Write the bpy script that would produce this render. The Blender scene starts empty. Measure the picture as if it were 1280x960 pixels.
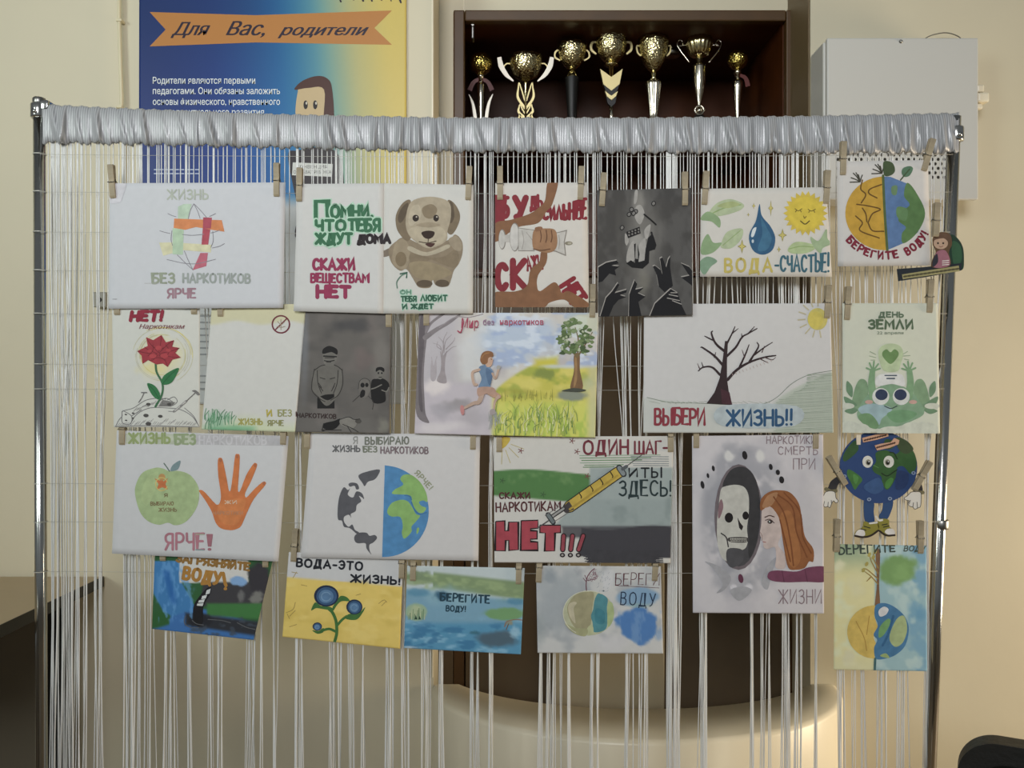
import bpy, bmesh, math, random
import numpy as np
from mathutils import Vector, Matrix
from mathutils.geometry import tessellate_polygon

# ------------------------------------------------------------------ camera, world, lights, exposure
SC = bpy.context.scene
COL = SC.collection
F = 1100.0            # focal length in pixels of the 1280x960 frame
CZ = 1.25             # eye height
cam_d = bpy.data.cameras.new('camera'); cam = bpy.data.objects.new('camera', cam_d); COL.objects.link(cam)
cam.location = (0, 0, CZ); cam.rotation_euler = (math.pi/2, 0, 0)
cam_d.sensor_width = 36; cam_d.lens = F/1280*36; cam_d.clip_start = 0.02
SC.camera = cam
W = bpy.data.worlds.new('world'); SC.world = W; W.use_nodes = True
W.node_tree.nodes['Background'].inputs[0].default_value = (0.80, 0.86, 0.88, 1)
W.node_tree.nodes['Background'].inputs[1].default_value = 0.21
vs = SC.view_settings
vs.view_transform = 'Standard'; vs.look = 'None'; vs.gamma = 1; vs.use_curve_mapping = False
vs.exposure = -0.45

def area(name, loc, target, sx, sy, power, col, spread=math.pi):
    l = bpy.data.lights.new(name, 'AREA'); l.shape = 'RECTANGLE'; l.size = sx; l.size_y = sy
    l.energy = power; l.color = col; l.spread = spread
    o = bpy.data.objects.new(name, l); COL.objects.link(o); o.location = loc
    d = Vector(target) - Vector(loc)
    o.rotation_euler = d.to_track_quat('-Z', 'Y').to_euler()
    return o
area('window_light_right', (2.7, 1.3, 0.85), (0.7, 1.75, 0.9), 0.9, 0.9, 26, (1.0, 0.82, 0.58), 2.0)
area('window_light_front', (-0.4, -2.7, 2.6), (0.05, 1.9, 2.0), 1.3, 1.2, 20, (0.97, 0.98, 1.0), 1.15)
area('window_light_left', (-2.9, -1.6, 2.3), (-0.9, 1.9, 2.25), 1.1, 1.4, 12, (0.90, 1.0, 0.94), 1.15)

# ------------------------------------------------------------------ helpers
def lin(c):
    c = np.asarray(c, float)
    return np.where(c <= 0.04045, c/12.92, ((np.maximum(c, 0)+0.055)/1.055)**2.4)
def hx(h):
    h = h.lstrip('#'); return np.array([int(h[i:i+2], 16)/255 for i in (0, 2, 4)])
def P(px, py, Y):
    return Vector(((px-640)/F*Y, Y, CZ-(py-480)/F*Y))

MATS = {}
def mat(name, col, rough=0.6, metal=0.0, noise=0.0, nscale=20, bump=0.0, bscale=60, spec=0.5, alb=False, trans=0.0):
    if name in MATS: return MATS[name]
    m = bpy.data.materials.new(name); m.use_nodes = True
    nt = m.node_tree; b = nt.nodes['Principled BSDF']
    c = lin(hx(col)) if isinstance(col, str) else np.array(col)
    b.inputs['Base Color'].default_value = (*c, 1)
    b.inputs['Roughness'].default_value = rough; b.inputs['Metallic'].default_value = metal
    b.inputs['Specular IOR Level'].default_value = spec
    if trans: b.inputs['Transmission Weight'].default_value = trans
    tc = nt.nodes.new('ShaderNodeTexCoord')
    if noise:
        n = nt.nodes.new('ShaderNodeTexNoise'); n.inputs['Scale'].default_value = nscale; n.inputs['Detail'].default_value = 5
        nt.links.new(tc.outputs['Object'], n.inputs['Vector'])
        r = nt.nodes.new('ShaderNodeValToRGB')
        r.color_ramp.elements[0].position = 0.3; r.color_ramp.elements[1].position = 0.7
        r.color_ramp.elements[0].color = (*(c*(1-noise)), 1); r.color_ramp.elements[1].color = (*np.minimum(c*(1+noise), 1), 1)
        nt.links.new(n.outputs['Fac'], r.inputs['Fac']); nt.links.new(r.outputs['Color'], b.inputs['Base Color'])
    if bump:
        n = nt.nodes.new('ShaderNodeTexNoise'); n.inputs['Scale'].default_value = bscale; n.inputs['Detail'].default_value = 4
        nt.links.new(tc.outputs['Object'], n.inputs['Vector'])
        bp = nt.nodes.new('ShaderNodeBump'); bp.inputs['Strength'].default_value = bump; bp.inputs['Distance'].default_value = 0.004
        nt.links.new(n.outputs['Fac'], bp.inputs['Height']); nt.links.new(bp.outputs['Normal'], b.inputs['Normal'])
    MATS[name] = m
    return m
def paint_mat(name, rough, mottle, bump=0.05):
    """pigment colour is carried by the mesh attribute; a fine noise breaks it up like real pigment on paper"""
    m = bpy.data.materials.new(name); m.use_nodes = True
    nt = m.node_tree; b = nt.nodes['Principled BSDF']
    b.inputs['Roughness'].default_value = rough; b.inputs['Specular IOR Level'].default_value = 0.25
    a = nt.nodes.new('ShaderNodeAttribute'); a.attribute_name = 'pigment'
    tc = nt.nodes.new('ShaderNodeTexCoord')
    n = nt.nodes.new('ShaderNodeTexNoise'); n.inputs['Scale'].default_value = 90; n.inputs['Detail'].default_value = 6
    nt.links.new(tc.outputs['Object'], n.inputs['Vector'])
    mr = nt.nodes.new('ShaderNodeMapRange'); mr.inputs['From Min'].default_value = 0.3; mr.inputs['From Max'].default_value = 0.7
    mr.inputs['To Min'].default_value = 1-mottle; mr.inputs['To Max'].default_value = 1+mottle
    nt.links.new(n.outputs['Fac'], mr.inputs['Value'])
    vm = nt.nodes.new('ShaderNodeVectorMath'); vm.operation = 'SCALE'
    nt.links.new(a.outputs['Color'], vm.inputs[0]); nt.links.new(mr.outputs['Result'], vm.inputs['Scale'])
    nt.links.new(vm.outputs['Vector'], b.inputs['Base Color'])
    n2 = nt.nodes.new('ShaderNodeTexNoise'); n2.inputs['Scale'].default_value = 400
    nt.links.new(tc.outputs['Object'], n2.inputs['Vector'])
    bp = nt.nodes.new('ShaderNodeBump'); bp.inputs['Strength'].default_value = bump; bp.inputs['Distance'].default_value = 0.001
    nt.links.new(n2.outputs['Fac'], bp.inputs['Height']); nt.links.new(bp.outputs['Normal'], b.inputs['Normal'])
    return m
M_PAPER = paint_mat('drawing paper', 0.75, 0.02)
M_PAINT = paint_mat('paint on paper', 0.6, 0.11)
M_PRINT = paint_mat('printed poster', 0.35, 0.01, 0.0)

def mesh_obj(name, verts, faces, material, parent=None, loc=None, smooth=False, cols=None, fmats=None):
    """verts in world space; loc = object origin"""
    if parent is not None and loc is None: loc = (0, 0, 0)
    org = Vector(loc) if loc is not None else Vector((0, 0, 0))
    base = Vector(parent['_org']) if (parent is not None and '_org' in parent) else Vector((0, 0, 0))
    off = base + org if parent is not None else org
    me = bpy.data.meshes.new(name)
    me.from_pydata([tuple(Vector(v)-off) for v in verts], [], faces)
    mats = material if isinstance(material, (list, tuple)) else [material]
    for mm in mats: me.materials.append(mm)
    if fmats is not None: me.polygons.foreach_set('material_index', fmats)
    if cols is not None:
        at = me.attributes.new('pigment', 'FLOAT_COLOR', 'POINT')
        arr = np.ones((len(verts), 4), 'f'); arr[:, :3] = np.asarray(cols)[:, :3]
        at.data.foreach_set('color', arr.ravel())
    if smooth: me.polygons.foreach_set('use_smooth', [True]*len(me.polygons))
    me.update()
    o = bpy.data.objects.new(name, me); COL.objects.link(o)
    o.location = org
    if parent is not None: o.parent = parent
    return o
def empty(name, loc, label=None, cat=None, group=None):
    o = bpy.data.objects.new(name, None); COL.objects.link(o); o.location = loc; o.empty_display_size = 0.02
    o['_org'] = tuple(loc)
    if label: tag(o, label, cat, group)
    return o
def tag(o, label, cat, group=None):
    o['label'] = label; o['category'] = cat
    if group: o['group'] = group
    return o
def struct(o): o['kind'] = 'structure'; return o

class MB:
    """collects shapes into one mesh"""
    def __init__(s): s.v = []; s.f = []; s.sm = []
    def add(s, vs, fs):
        b = len(s.v); s.v += [Vector(x) for x in vs]; s.f += [tuple(i+b for i in f) for f in fs]; return s
    def box(s, x0, x1, y0, y1, z0, z1, mtx=None):
        vs = [Vector((x, y, z)) for x in (x0, x1) for y in (y0, y1) for z in (z0, z1)]
        if mtx is not None: vs = [mtx @ v for v in vs]
        return s.add(vs, [(0,1,3,2),(4,6,7,5),(0,4,5,1),(2,3,7,6),(0,2,6,4),(1,5,7,3)])
    def bbox(s, x0, x1, y0, y1, z0, z1, bev=0.003, seg=2):
        bm = bmesh.new(); bmesh.ops.create_cube(bm, size=1)
        for v in bm.verts: v.co = Vector(((x0+x1)/2+v.co.x*(x1-x0), (y0+y1)/2+v.co.y*(y1-y0), (z0+z1)/2+v.co.z*(z1-z0)))
        bmesh.ops.bevel(bm, geom=bm.edges[:], offset=bev, segments=seg, affect='EDGES', profile=0.5)
        bm.verts.index_update()
        s.add([v.co.copy() for v in bm.verts], [[v.index for v in f.verts] for f in bm.faces]); bm.free(); return s
    def tube(s, pts, r, n=10, cap=True, squash=None):
        pts = [Vector(p) for p in pts]; rs = r if isinstance(r, (list, tuple)) else [r]*len(pts)
        b = len(s.v); up = None
        for i, p in enumerate(pts):
            t = (pts[min(i+1, len(pts)-1)] - pts[max(i-1, 0)]).normalized()
            if up is None:
                up = Vector((0, 0, 1)) if abs(t.z) < 0.9 else Vector((0, 1, 0))
            a = t.cross(up).normalized(); c = a.cross(t).normalized(); up = c
            for k in range(n):
                an = 2*math.pi*k/n
                s.v.append(p + a*(math.cos(an)*rs[i]) + c*(math.sin(an)*rs[i]))
        for i in range(len(pts)-1):
            for k in range(n):
                k2 = (k+1) % n
                s.f.append((b+i*n+k, b+i*n+k2, b+(i+1)*n+k2, b+(i+1)*n+k))
        if cap:
            s.f.append(tuple(b+k for k in range(n))[::-1]); e = b+(len(pts)-1)*n
            s.f.append(tuple(e+k for k in range(n)))
        return s
    def lathe(s, c, prof, n=32, flute=0, fdepth=0.0, sx=1, sy=1, rot=0):
        """prof = [(r, z)] about a vertical axis through c"""
        c = Vector(c); b = len(s.v)
        for (r, z) in prof:
            for k in range(n):
                a = 2*math.pi*k/n + rot; rr = r*(1+fdepth*math.cos(flute*a)) if flute else r
                s.v.append(c + Vector((rr*math.cos(a)*sx, rr*math.sin(a)*sy, z)))
        for i in range(len(prof)-1):
            for k in range(n):
                k2 = (k+1) % n
                s.f.append((b+i*n+k, b+i*n+k2, b+(i+1)*n+k2, b+(i+1)*n+k))
        s.f.append(tuple(b+k for k in range(n))[::-1]); e = b+(len(prof)-1)*n; s.f.append(tuple(e+k for k in range(n)))
        return s
    def prism(s, pts, dirv):
        """pts: 3D planar outline, extruded by dirv"""
        n = len(pts); pts = [Vector(p) for p in pts]; d = Vector(dirv)
        tri = tessellate_polygon([pts])
        b = len(s.v); s.v += pts + [p+d for p in pts]
        for t in tri:
            s.f.append((b+t[0], b+t[1], b+t[2])); s.f.append((b+n+t[2], b+n+t[1], b+n+t[0]))
        for i in range(n):
            j = (i+1) % n; s.f.append((b+i, b+j, b+n+j, b+n+i))
        return s
    def build(s, name, material, parent=None, smooth=False, loc=None):
        return mesh_obj(name, s.v, s.f, material, parent, loc, smooth)
def fix_normals(o):
    bm = bmesh.new(); bm.from_mesh(o.data); bmesh.ops.recalc_face_normals(bm, faces=bm.faces); bm.to_mesh(o.data); bm.free(); return o

# ------------------------------------------------------------------ 2D drawing kit
def crom(pts, closed, k=6):
    pts = [np.array(p, float) for p in pts]; n = len(pts); out = []
    if n < 3: return pts
    rng = range(n) if closed else range(n-1)
    for i in rng:
        p1, p2 = pts[i], pts[(i+1) % n]
        p0 = pts[i-1] if (closed or i > 0) else 2*p1-p2
        p3 = pts[(i+2) % n] if (closed or i+2 < n) else 2*p2-p1
        for j in range(k):
            t = j/k
            out.append(0.5*((2*p1)+(-p0+p2)*t+(2*p0-5*p1+4*p2-p3)*t*t+(-p0+3*p1-3*p2+p3)*t**3))
    if not closed: out.append(pts[-1])
    return out
# hand-lettered Cyrillic: width, strokes ('c' first = smooth); y runs 0 (base) to 1 (top)
G = {
'А':(.8,[[(0,0),(.4,1),(.8,0)],[(.14,.34),(.66,.34)]]),
'Б':(.65,[[(.6,1),(0,1),(0,0)],['c',(0,.56),(.35,.56),(.62,.42),(.62,.15),(.35,0),(0,0)]]),
'В':(.65,[[(0,0),(0,1)],['c',(0,1),(.35,1),(.55,.88),(.52,.65),(.3,.54),(0,.54)],['c',(.3,.54),(.58,.45),(.62,.18),(.4,0),(0,0)]]),
'Г':(.58,[[(0,0),(0,1),(.58,1)]]),
'Д':(.85,[[(0,-.16),(0,0),(.85,0),(.85,-.16)],[(.12,0),(.3,1),(.68,1),(.68,0)]]),
'Е':(.58,[[(.58,1),(0,1),(0,0),(.58,0)],[(0,.52),(.48,.52)]]),
'Ё':(.58,[[(.58,.9),(0,.9),(0,0),(.58,0)],[(0,.46),(.48,.46)],[(.15,1.08),(.16,1.08)],[(.42,1.08),(.43,1.08)]]),
'Ж':(1.05,[[(.52,0),(.52,1)],[(0,1),(.52,.5),(1.05,1)],[(0,0),(.52,.5),(1.05,0)]]),
'З':(.6,[['c',(.03,.88),(.3,1),(.54,.87),(.5,.62),(.22,.53)],['c',(.22,.53),(.55,.46),(.58,.16),(.3,0),(0,.12)]]),
'И':(.7,[[(0,1),(0,0),(.7,1),(.7,0)]]),
'Й':(.7,[[(0,.88),(0,0),(.7,.88),(.7,0)],['c',(.18,1.1),(.35,1.0),(.52,1.1)]]),
'К':(.66,[[(0,0),(0,1)],[(.62,1),(.02,.48),(.66,0)]]),
'Л':(.74,[[(0,0),(.36,1),(.74,0)]]),
'М':(.9,[[(0,0),(.08,1),(.45,.35),(.82,1),(.9,0)]]),
'Н':(.68,[[(0,0),(0,1)],[(.68,0),(.68,1)],[(0,.5),(.68,.5)]]),
'О':(.8,[['c',(.4,1),(.1,.86),(0,.5),(.1,.14),(.4,0),(.7,.14),(.8,.5),(.7,.86),(.4,1)]]),
'П':(.68,[[(0,0),(0,1),(.68,1),(.68,0)]]),
'Р':(.6,[[(0,0),(0,1)],['c',(0,1),(.35,1),(.6,.85),(.58,.58),(.35,.45),(0,.45)]]),
'С':(.68,[['c',(.66,.84),(.42,1),(.12,.88),(0,.5),(.12,.12),(.42,0),(.66,.16)]]),
'Т':(.7,[[(0,1),(.7,1)],[(.35,1),(.35,0)]]),
'У':(.68,[[(0,1),(.36,.42)],[(.68,1),(.3,.1),(.08,0)]]),
'Х':(.7,[[(0,0),(.7,1)],[(0,1),(.7,0)]]),
'Ч':(.6,[[(0,1),(.02,.55),(.2,.45),(.6,.5)],[(.6,1),(.6,0)]]),
'Ш':(1.0,[[(0,1),(0,0),(1,0),(1,1)],[(.5,1),(.5,0)]]),
'Щ':(1.05,[[(0,1),(0,0),(1.05,0),(1.08,-.18)],[(.5,1),(.5,0)],[(1,1),(1,0)]]),
'Ы':(.9,[[(0,1),(0,0)],['c',(0,.55),(.35,.54),(.52,.4),(.5,.12),(.3,0),(0,0)],[(.9,1),(.9,0)]]),
'Ь':(.56,[[(0,1),(0,0)],['c',(0,.55),(.35,.54),(.56,.4),(.54,.12),(.3,0),(0,0)]]),
'Э':(.64,[['c',(.02,.84),(.26,1),(.52,.88),(.64,.5),(.52,.12),(.26,0),(.02,.16)],[(.22,.5),(.62,.5)]]),
'Ю':(1.0,[[(0,0),(0,1)],[(0,.5),(.34,.5)],['c',(.67,1),(.42,.86),(.34,.5),(.42,.14),(.67,0),(.92,.14),(1,.5),(.92,.86),(.67,1)]]),
'Я':(.62,[[(.62,0),(.62,1)],['c',(.62,1),(.26,1),(.02,.85),(.04,.58),(.26,.45),(.62,.45)],[(.3,.45),(0,0)]]),
'!':(.12,[[(.07,1),(.05,.32)],[(.05,.03),(.06,.02)]]),
'-':(.4,[[(0,.45),(.4,.45)]]), ',':(.12,[[(.1,.08),(0,-.14)]]), ' ':(.36,[]),
}
FONTCACHE = {}
def font_tris(s, shear=0.0, bold=0.0):
    key = (s, shear, bold)
    if key not in FONTCACHE:
        c = bpy.data.curves.new('tmp', 'FONT'); c.body = s; c.shear = shear; c.offset = bold; c.resolution_u = 3
        o = bpy.data.objects.new('tmp', c); COL.objects.link(o); bpy.context.view_layer.update()
        m = o.to_mesh(); m.calc_loop_triangles()
        v = np.array([(q.co.x, q.co.y) for q in m.vertices]); t = [tuple(q.vertices) for q in m.loop_triangles]
        o.to_mesh_clear(); bpy.data.objects.remove(o); bpy.data.curves.remove(c)
        FONTCACHE[key] = (v, t)
    return FONTCACHE[key]

# value noise for painted washes
def vnoise(x, y, scale, seed):
    x = np.asarray(x)/scale; y = np.asarray(y)/scale
    rs = np.random.RandomState(seed); T = rs.rand(64, 64)
    xi = np.floor(x).astype(int); yi = np.floor(y).astype(int); fx = x-xi; fy = y-yi
    fx = fx*fx*(3-2*fx); fy = fy*fy*(3-2*fy)
    g = lambda a, b: T[a % 64, b % 64]
    return (g(xi,yi)*(1-fx)+g(xi+1,yi)*fx)*(1-fy)+(g(xi,yi+1)*(1-fx)+g(xi+1,yi+1)*fx)*fy
def fbm(x, y, scale, seed): return 0.55*vnoise(x,y,scale,seed)+0.3*vnoise(x,y,scale/2.2,seed+1)+0.15*vnoise(x,y,scale/5,seed+2)
def sst(a, b, x):
    t = np.clip((x-a)/(b-a), 0, 1); return t*t*(3-2*t)
class Wash:
    """pigment washed over a sheet: X, Y are drawing coordinates, C the colours"""
    def __init__(s, X, Y, base): s.X, s.Y = X, Y; s.C = np.tile(hx(base), (len(X), 1))
    def mix(s, col, m):
        m = np.clip(m, 0, 1)[:, None]; s.C = s.C*(1-m)+hx(col)*m; return s
    def blob(s, cx, cy, rx, ry, col, a=1.0, soft=0.5, rag=0.25, seed=1):
        d = np.sqrt(((s.X-cx)/rx)**2+((s.Y-cy)/ry)**2) + (fbm(s.X, s.Y, max(rx, ry)*0.5, seed)-0.5)*2*rag
        return s.mix(col, a*(1-sst(1-soft, 1, d)))
    def noise(s, col, scale, lo, hi, a, seed, xs=1.0):
        return s.mix(col, a*sst(lo, hi, fbm(s.X*xs, s.Y, scale, seed)))
    def where(s, col, d, soft, a=1.0): return s.mix(col, a*sst(-soft, soft, d))

class Sheet:
    DEL = 0.000015
    def __init__(s, root, quad, Y, paper='#b4b4b6', bend=(0.002, 0.001, 0.0), zoom=(0, 0, 1.0), albedo=0.69, thick=0.0004):
        s.root, s.q, s.Y = root, [np.array(p, float) for p in quad], Y
        xs = [p[0] for p in quad]; ys = [p[1] for p in quad]
        s.x0, s.x1, s.y0, s.y1 = min(xs), max(xs), min(ys), max(ys)
        s.bend = bend; s.zx, s.zy, s.zs = zoom; s.pap = lin(hx(paper)); s.paper = paper; s.alb = albedo; s.th = thick
        s.layer = 0; s.prims = None; s.clip = True
    def yy(s, px, py):
        u = (px-s.x0)/(s.x1-s.x0); v = (py-s.y0)/(s.y1-s.y0); a, b, c = s.bend
        return s.Y - a*4*u*(1-u) - b*v*v - c*(u-0.5)*v
    def at(s, px, py, off=0.0):
        return P(px, py, s.yy(px, py)-off)
    def c(s, col):
        o = lin(hx(col)) if isinstance(col, str) else lin(col)
        return np.clip(o/s.pap.mean()*s.alb, 0.002, 0.92)
    def page(s, name, wash=None, step=8.0, label=None, mat_=None):
        TL, TR, BR, BL = s.q
        nx = max(2, int(np.linalg.norm(TR-TL)/step)); ny = max(2, int(np.linalg.norm(BL-TL)/step))
        U, V = np.meshgrid(np.linspace(0, 1, nx+1), np.linspace(0, 1, ny+1))
        U = U.ravel(); V = V.ravel()
        pts = (TL[None]*(1-U)[:, None]+TR[None]*U[:, None])*(1-V)[:, None]+(BL[None]*(1-U)[:, None]+BR[None]*U[:, None])*V[:, None]
        if wash:
            w = Wash((pts[:, 0]-s.zx)/s.zs, (pts[:, 1]-s.zy)/s.zs, s.paper); wash(w); cols = s.c(w.C)
        else:
            cols = np.tile(s.c(s.paper), (len(pts), 1))
        fr = [s.at(x, y) for x, y in pts]; bk = [s.at(x, y, -s.th) for x, y in pts]; n = len(fr); W_ = nx+1
        fs = []
        for j in range(ny):
            for i in range(nx):
                a = j*W_+i; fs.append((a, a+W_, a+W_+1, a+1)); fs.append((n+a, n+a+1, n+a+W_+1, n+a+W_))
        rim = [i for i in range(nx)]+[j*W_+nx for j in range(ny)]+[ny*W_+nx-i for i in range(nx)]+[(ny-j)*W_ for j in range(ny)]
        for k in range(len(rim)):
            a, b = rim[k], rim[(k+1) % len(rim)]; fs.append((a, b, n+b, n+a))
        white = np.tile(s.c(s.paper), (n, 1))
        o = mesh_obj(name, fr+bk, fs, mat_ or M_PAPER, s.root, None, True, np.vstack([cols, white]))
        if label: o['label'] = label
        s.layer = 4; return o
    # drawing, in zoom coordinates
    def begin(s, name, label=None): s.end(); s.pn, s.pl = name, (None if name == 'lettering' else label); s.prims = []; return s
    def T(s, p): return (s.zx+p[0]*s.zs, s.zy+p[1]*s.zs)
    def tri(s, pts, tris, col, lay=None):
        if lay is None: s.layer += 1; lay = s.layer
        k = s.c(col)*0.9; k = k*0.92+k.mean()*0.08
        s.prims.append(([s.T(p) for p in pts], tris, k, lay))
    def poly(s, pts, col, smooth=True, k=5):
        q = crom(pts, True, k) if smooth else pts
        v = [Vector((p[0], p[1], 0)) for p in q]
        s.tri(q, tessellate_polygon([v]), col)
    def stroke(s, pts, w, col, smooth=True, lay=None, taper=None):
        q = crom(pts, False, 6) if (smooth and len(pts) > 2) else [np.array(p, float) for p in pts]
        if lay is None: s.layer += .3; lay = s.layer
        vs, fs = [], []; n = len(q)
        for i in range(n):
            t = q[min(i+1, n-1)]-q[max(i-1, 0)]; L = np.hypot(*t)
            t = t/L if L > 1e-9 else np.array((1.0, 0)); nn = np.array((-t[1], t[0]))
            h = w/2
            if taper: h *= taper[0]+(taper[1]-taper[0])*i/max(1, n-1)
            if 0 < i < n-1 and not smooth:
                t1 = q[i]-q[i-1]; t2 = q[i+1]-q[i]; t1 = t1/(np.hypot(*t1)+1e-9); t2 = t2/(np.hypot(*t2)+1e-9)
                cs = abs(np.dot(nn, (-t1[1], t1[0]))); nn = nn/max(cs, 0.5)
            vs += [q[i]+nn*h, q[i]-nn*h]
            if i: a = 2*i; fs += [(a-2, a-1, a), (a-1, a+1, a)]
        for e, sg in ((0, -1), (n-1, 1)):       # round ends
            t = q[min(e+1, n-1)]-q[max(e-1, 0)]; L = np.hypot(*t); t = t/L if L > 1e-9 else np.array((1.0, 0)); nn = np.array((-t[1], t[0]))
            h = w/2*((taper[0] if e == 0 else taper[1]) if taper else 1); b = len(vs); vs.append(q[e])
            for k in range(5):
                an = -math.pi/2+math.pi*k/4; vs.append(q[e]+t*sg*math.cos(an)*h+nn*math.sin(an)*h)
                if k: fs.append((b, b+k, b+k+1))
        s.tri(vs, fs, col, lay)
    def ell(s, cx, cy, rx, ry, col, rot=0, n=24):
        c, d = math.cos(rot), math.sin(rot); pts = []
        for k in range(n):
            a = 2*math.pi*k/n; x, y = rx*math.cos(a), ry*math.sin(a); pts.append((cx+x*c-y*d, cy+x*d+y*c))
        s.poly(pts, col, False)
    def ring(s, cx, cy, rx, ry, w, col, a0=0, a1=360):
        n = 28; s.stroke([(cx+rx*math.cos(math.radians(a0+(a1-a0)*k/n)), cy+ry*math.sin(math.radians(a0+(a1-a0)*k/n))) for k in range(n+1)], w, col, False)
    def letters(s, txt, x0, y0, x1, y1, col, sw, slant=0.0, rot=0.0, halo=None, path=None, jit=0.03, grow=None, gap=.3, seed=0, wob=None):
        """hand lettering fitted to the box; path(t)->(x, y, angle) bends the line of writing"""
        rnd = random.Random(hash(txt) % 1000 if not seed else seed); rnd.seed(len(txt)*7+seed)
        if s.pn == 'lettering':
            if s.prims and getattr(s, 'lc', col) != col: s.begin('lettering')
            s.lc = col
        wid = sum(G[ch][0] for ch in txt)+gap*(len(txt)-1)
        H = y1-y0; sx = (x1-x0)/wid
        passes = [(halo[0], halo[1])] if halo else []
        passes.append((col, sw))
        items = []
        x = 0.0
        for ch in txt:
            gw, strokes = G[ch]; dy = rnd.uniform(-jit, jit); sc = 1+rnd.uniform(-jit, jit)*1.5
            for st in strokes:
                sm = st[0] == 'c'; pp = st[1:] if sm else st; out = []
                for (gx, gy) in pp:
                    t = (x+gx)/wid; hgt = (grow[0]+(grow[1]-grow[0])*t) if grow else 1.0
                    lx, ly = (x+gx)*sx, (gy*sc+dy)*H*hgt
                    if path:
                        bx, by, an = path((x+gw/2)/wid); rx = (gx-gw/2)*sx; ca, sa = math.cos(an), math.sin(an)
                        out.append((bx+rx*ca+ly*sa, by+rx*sa-ly*ca))
                    else:
                        lx += slant*ly; ca, sa = math.cos(rot), math.sin(rot)
                        out.append((x0+lx*ca+ly*sa, y1+lx*sa-ly*ca))
                items.append((out, sm))
            x += gw+gap
        for pc, pw in passes:
            s.layer += 1; base = s.layer
            for i, (o, sm) in enumerate(items): s.stroke(o, pw, pc, sm, lay=base+0.15*(i % 6))
    def text(s, txt, x0, y0, x1, y1, col, shear=0.0, bold=0.0, rot=0.0):
        """plain printed lettering; y0 = cap height line, y1 = base line"""
        v, t = font_tris(txt, shear, bold)
        sx = (x1-x0)/(v[:, 0].max()-v[:, 0].min()); sy = (y1-y0)/0.70; mn = v[:, 0].min()
        ca, sa = math.cos(rot), math.sin(rot); pts = []
        for (a, b) in v:
            lx, ly = (a-mn)*sx, b*sy; pts.append((x0+lx*ca+ly*sa, y1+lx*sa-ly*ca))
        s.tri(pts, t, col)
    def end(s):
        if not s.prims: s.prims = None; return None
        bm = bmesh.new(); cl = bm.verts.layers.float_color.new('pigment')
        for pts, tris, col, lay in s.prims:
            vs = []
            for p in pts:
                v = bm.verts.new((p[0], p[1], lay)); v[cl] = (*col, 1); vs.append(v)
            for t in tris:
                if len(set(t)) < 3: continue
                a, b, c = vs[t[0]], vs[t[1]], vs[t[2]]
                if abs((b.co-a.co).cross(c.co-a.co).z) < 1e-5: continue
                try: bm.faces.new((a, b, c))
                except ValueError: pass
        def cut(co, no, clear=False):
            bmesh.ops.bisect_plane(bm, geom=bm.verts[:]+bm.edges[:]+bm.faces[:], dist=1e-5, plane_co=co, plane_no=no, clear_outer=clear)
        if s.clip:
            for i in range(4):
                a, b = s.q[i], s.q[(i+1) % 4]; d = b-a
                cut((a[0], a[1], 0), Vector((d[1], -d[0], 0)).normalized(), True)
        if not bm.faces: bm.free(); s.prims = None; return None
        x0 = min(v.co.x for v in bm.verts); x1 = max(v.co.x for v in bm.verts); y0 = min(v.co.y for v in bm.verts); y1 = max(v.co.y for v in bm.verts)
        if s.bend != (0, 0, 0):
            g = math.floor(x0/8)*8+8
            while g < x1: cut((g, 0, 0), (1, 0, 0)); g += 8
            g = math.floor(y0/8)*8+8
            while g < y1: cut((0, g, 0), (0, 1, 0)); g += 8
        base = Vector(s.root['_org'])
        for v in bm.verts: v.co = s.at(v.co.x, v.co.y, 0.00015+v.co.z*s.DEL)-base
        bmesh.ops.delete(bm, geom=[v for v in bm.verts if not v.link_faces], context='VERTS')
        for f in bm.faces:
            f.normal_update()
            if f.normal.y > 0: f.normal_flip()
        me = bpy.data.meshes.new(s.pn); bm.to_mesh(me); bm.free(); me.materials.append(s.mat if hasattr(s, 'mat') else M_PAINT)
        o = bpy.data.objects.new(s.pn, me); COL.objects.link(o); o.parent = s.root
        if s.pl: o['label'] = s.pl
        s.prims = None; return o
R1, R2, R3, R4 = 1.430, 1.438, 1.446, 1.454
SHEETS = {}
def sheet(key, name, label, quad, Y, paper, zoom, bend=(0.002, 0.001, 0.0), cat='poster', group='children\'s posters pinned to the string curtain', root=None, **kw):
    if root is None:
        m = (np.array(quad[0])+np.array(quad[1]))/2
        root = empty(name, P(m[0], m[1], Y), label, cat, group)
    S = Sheet(root, quad, Y, paper, bend, zoom, **kw); SHEETS[key] = S; return S
# ------------------------------------------------------------------ the room
M_WALL = mat('painted plaster', '#d2c9af', 0.55, noise=0.035, nscale=2.2, bump=0.25, bscale=14)
M_FLOOR = mat('linoleum', '#8b7a62', 0.4, noise=0.15, nscale=6)
M_DARKWOOD = mat('dark stained wood', '#4a250c', 0.4, noise=0.25, nscale=9, spec=.25)
M_FRAMEWOOD = mat('brown laminate', '#4d3517', 0.45, noise=0.15, nscale=14)
M_CREAM = mat('cream gloss paint', '#ebe2ca', 0.32, noise=0.04, nscale=5, bump=0.25, bscale=9)
M_CHROME = mat('chrome', '#c9c9c6', 0.16, 1.0)
M_STEEL = mat('brushed steel', '#9b9a96', 0.35, 1.0)
M_WHITEMETAL = mat('white enamel', '#cbcac4', 0.35)
M_BLACK = mat('black plastic', '#15140f', 0.5)
YW = 1.95; YR = 2.10; YC = 2.08
xl, xr = P(542, 0, YW).x, P(1013, 0, YW).x            # niche opening
cl, cr = P(567, 0, YC).x, P(992, 0, YC).x             # cabinet
ctop = P(0, 13, YC).z
w = MB()
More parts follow.
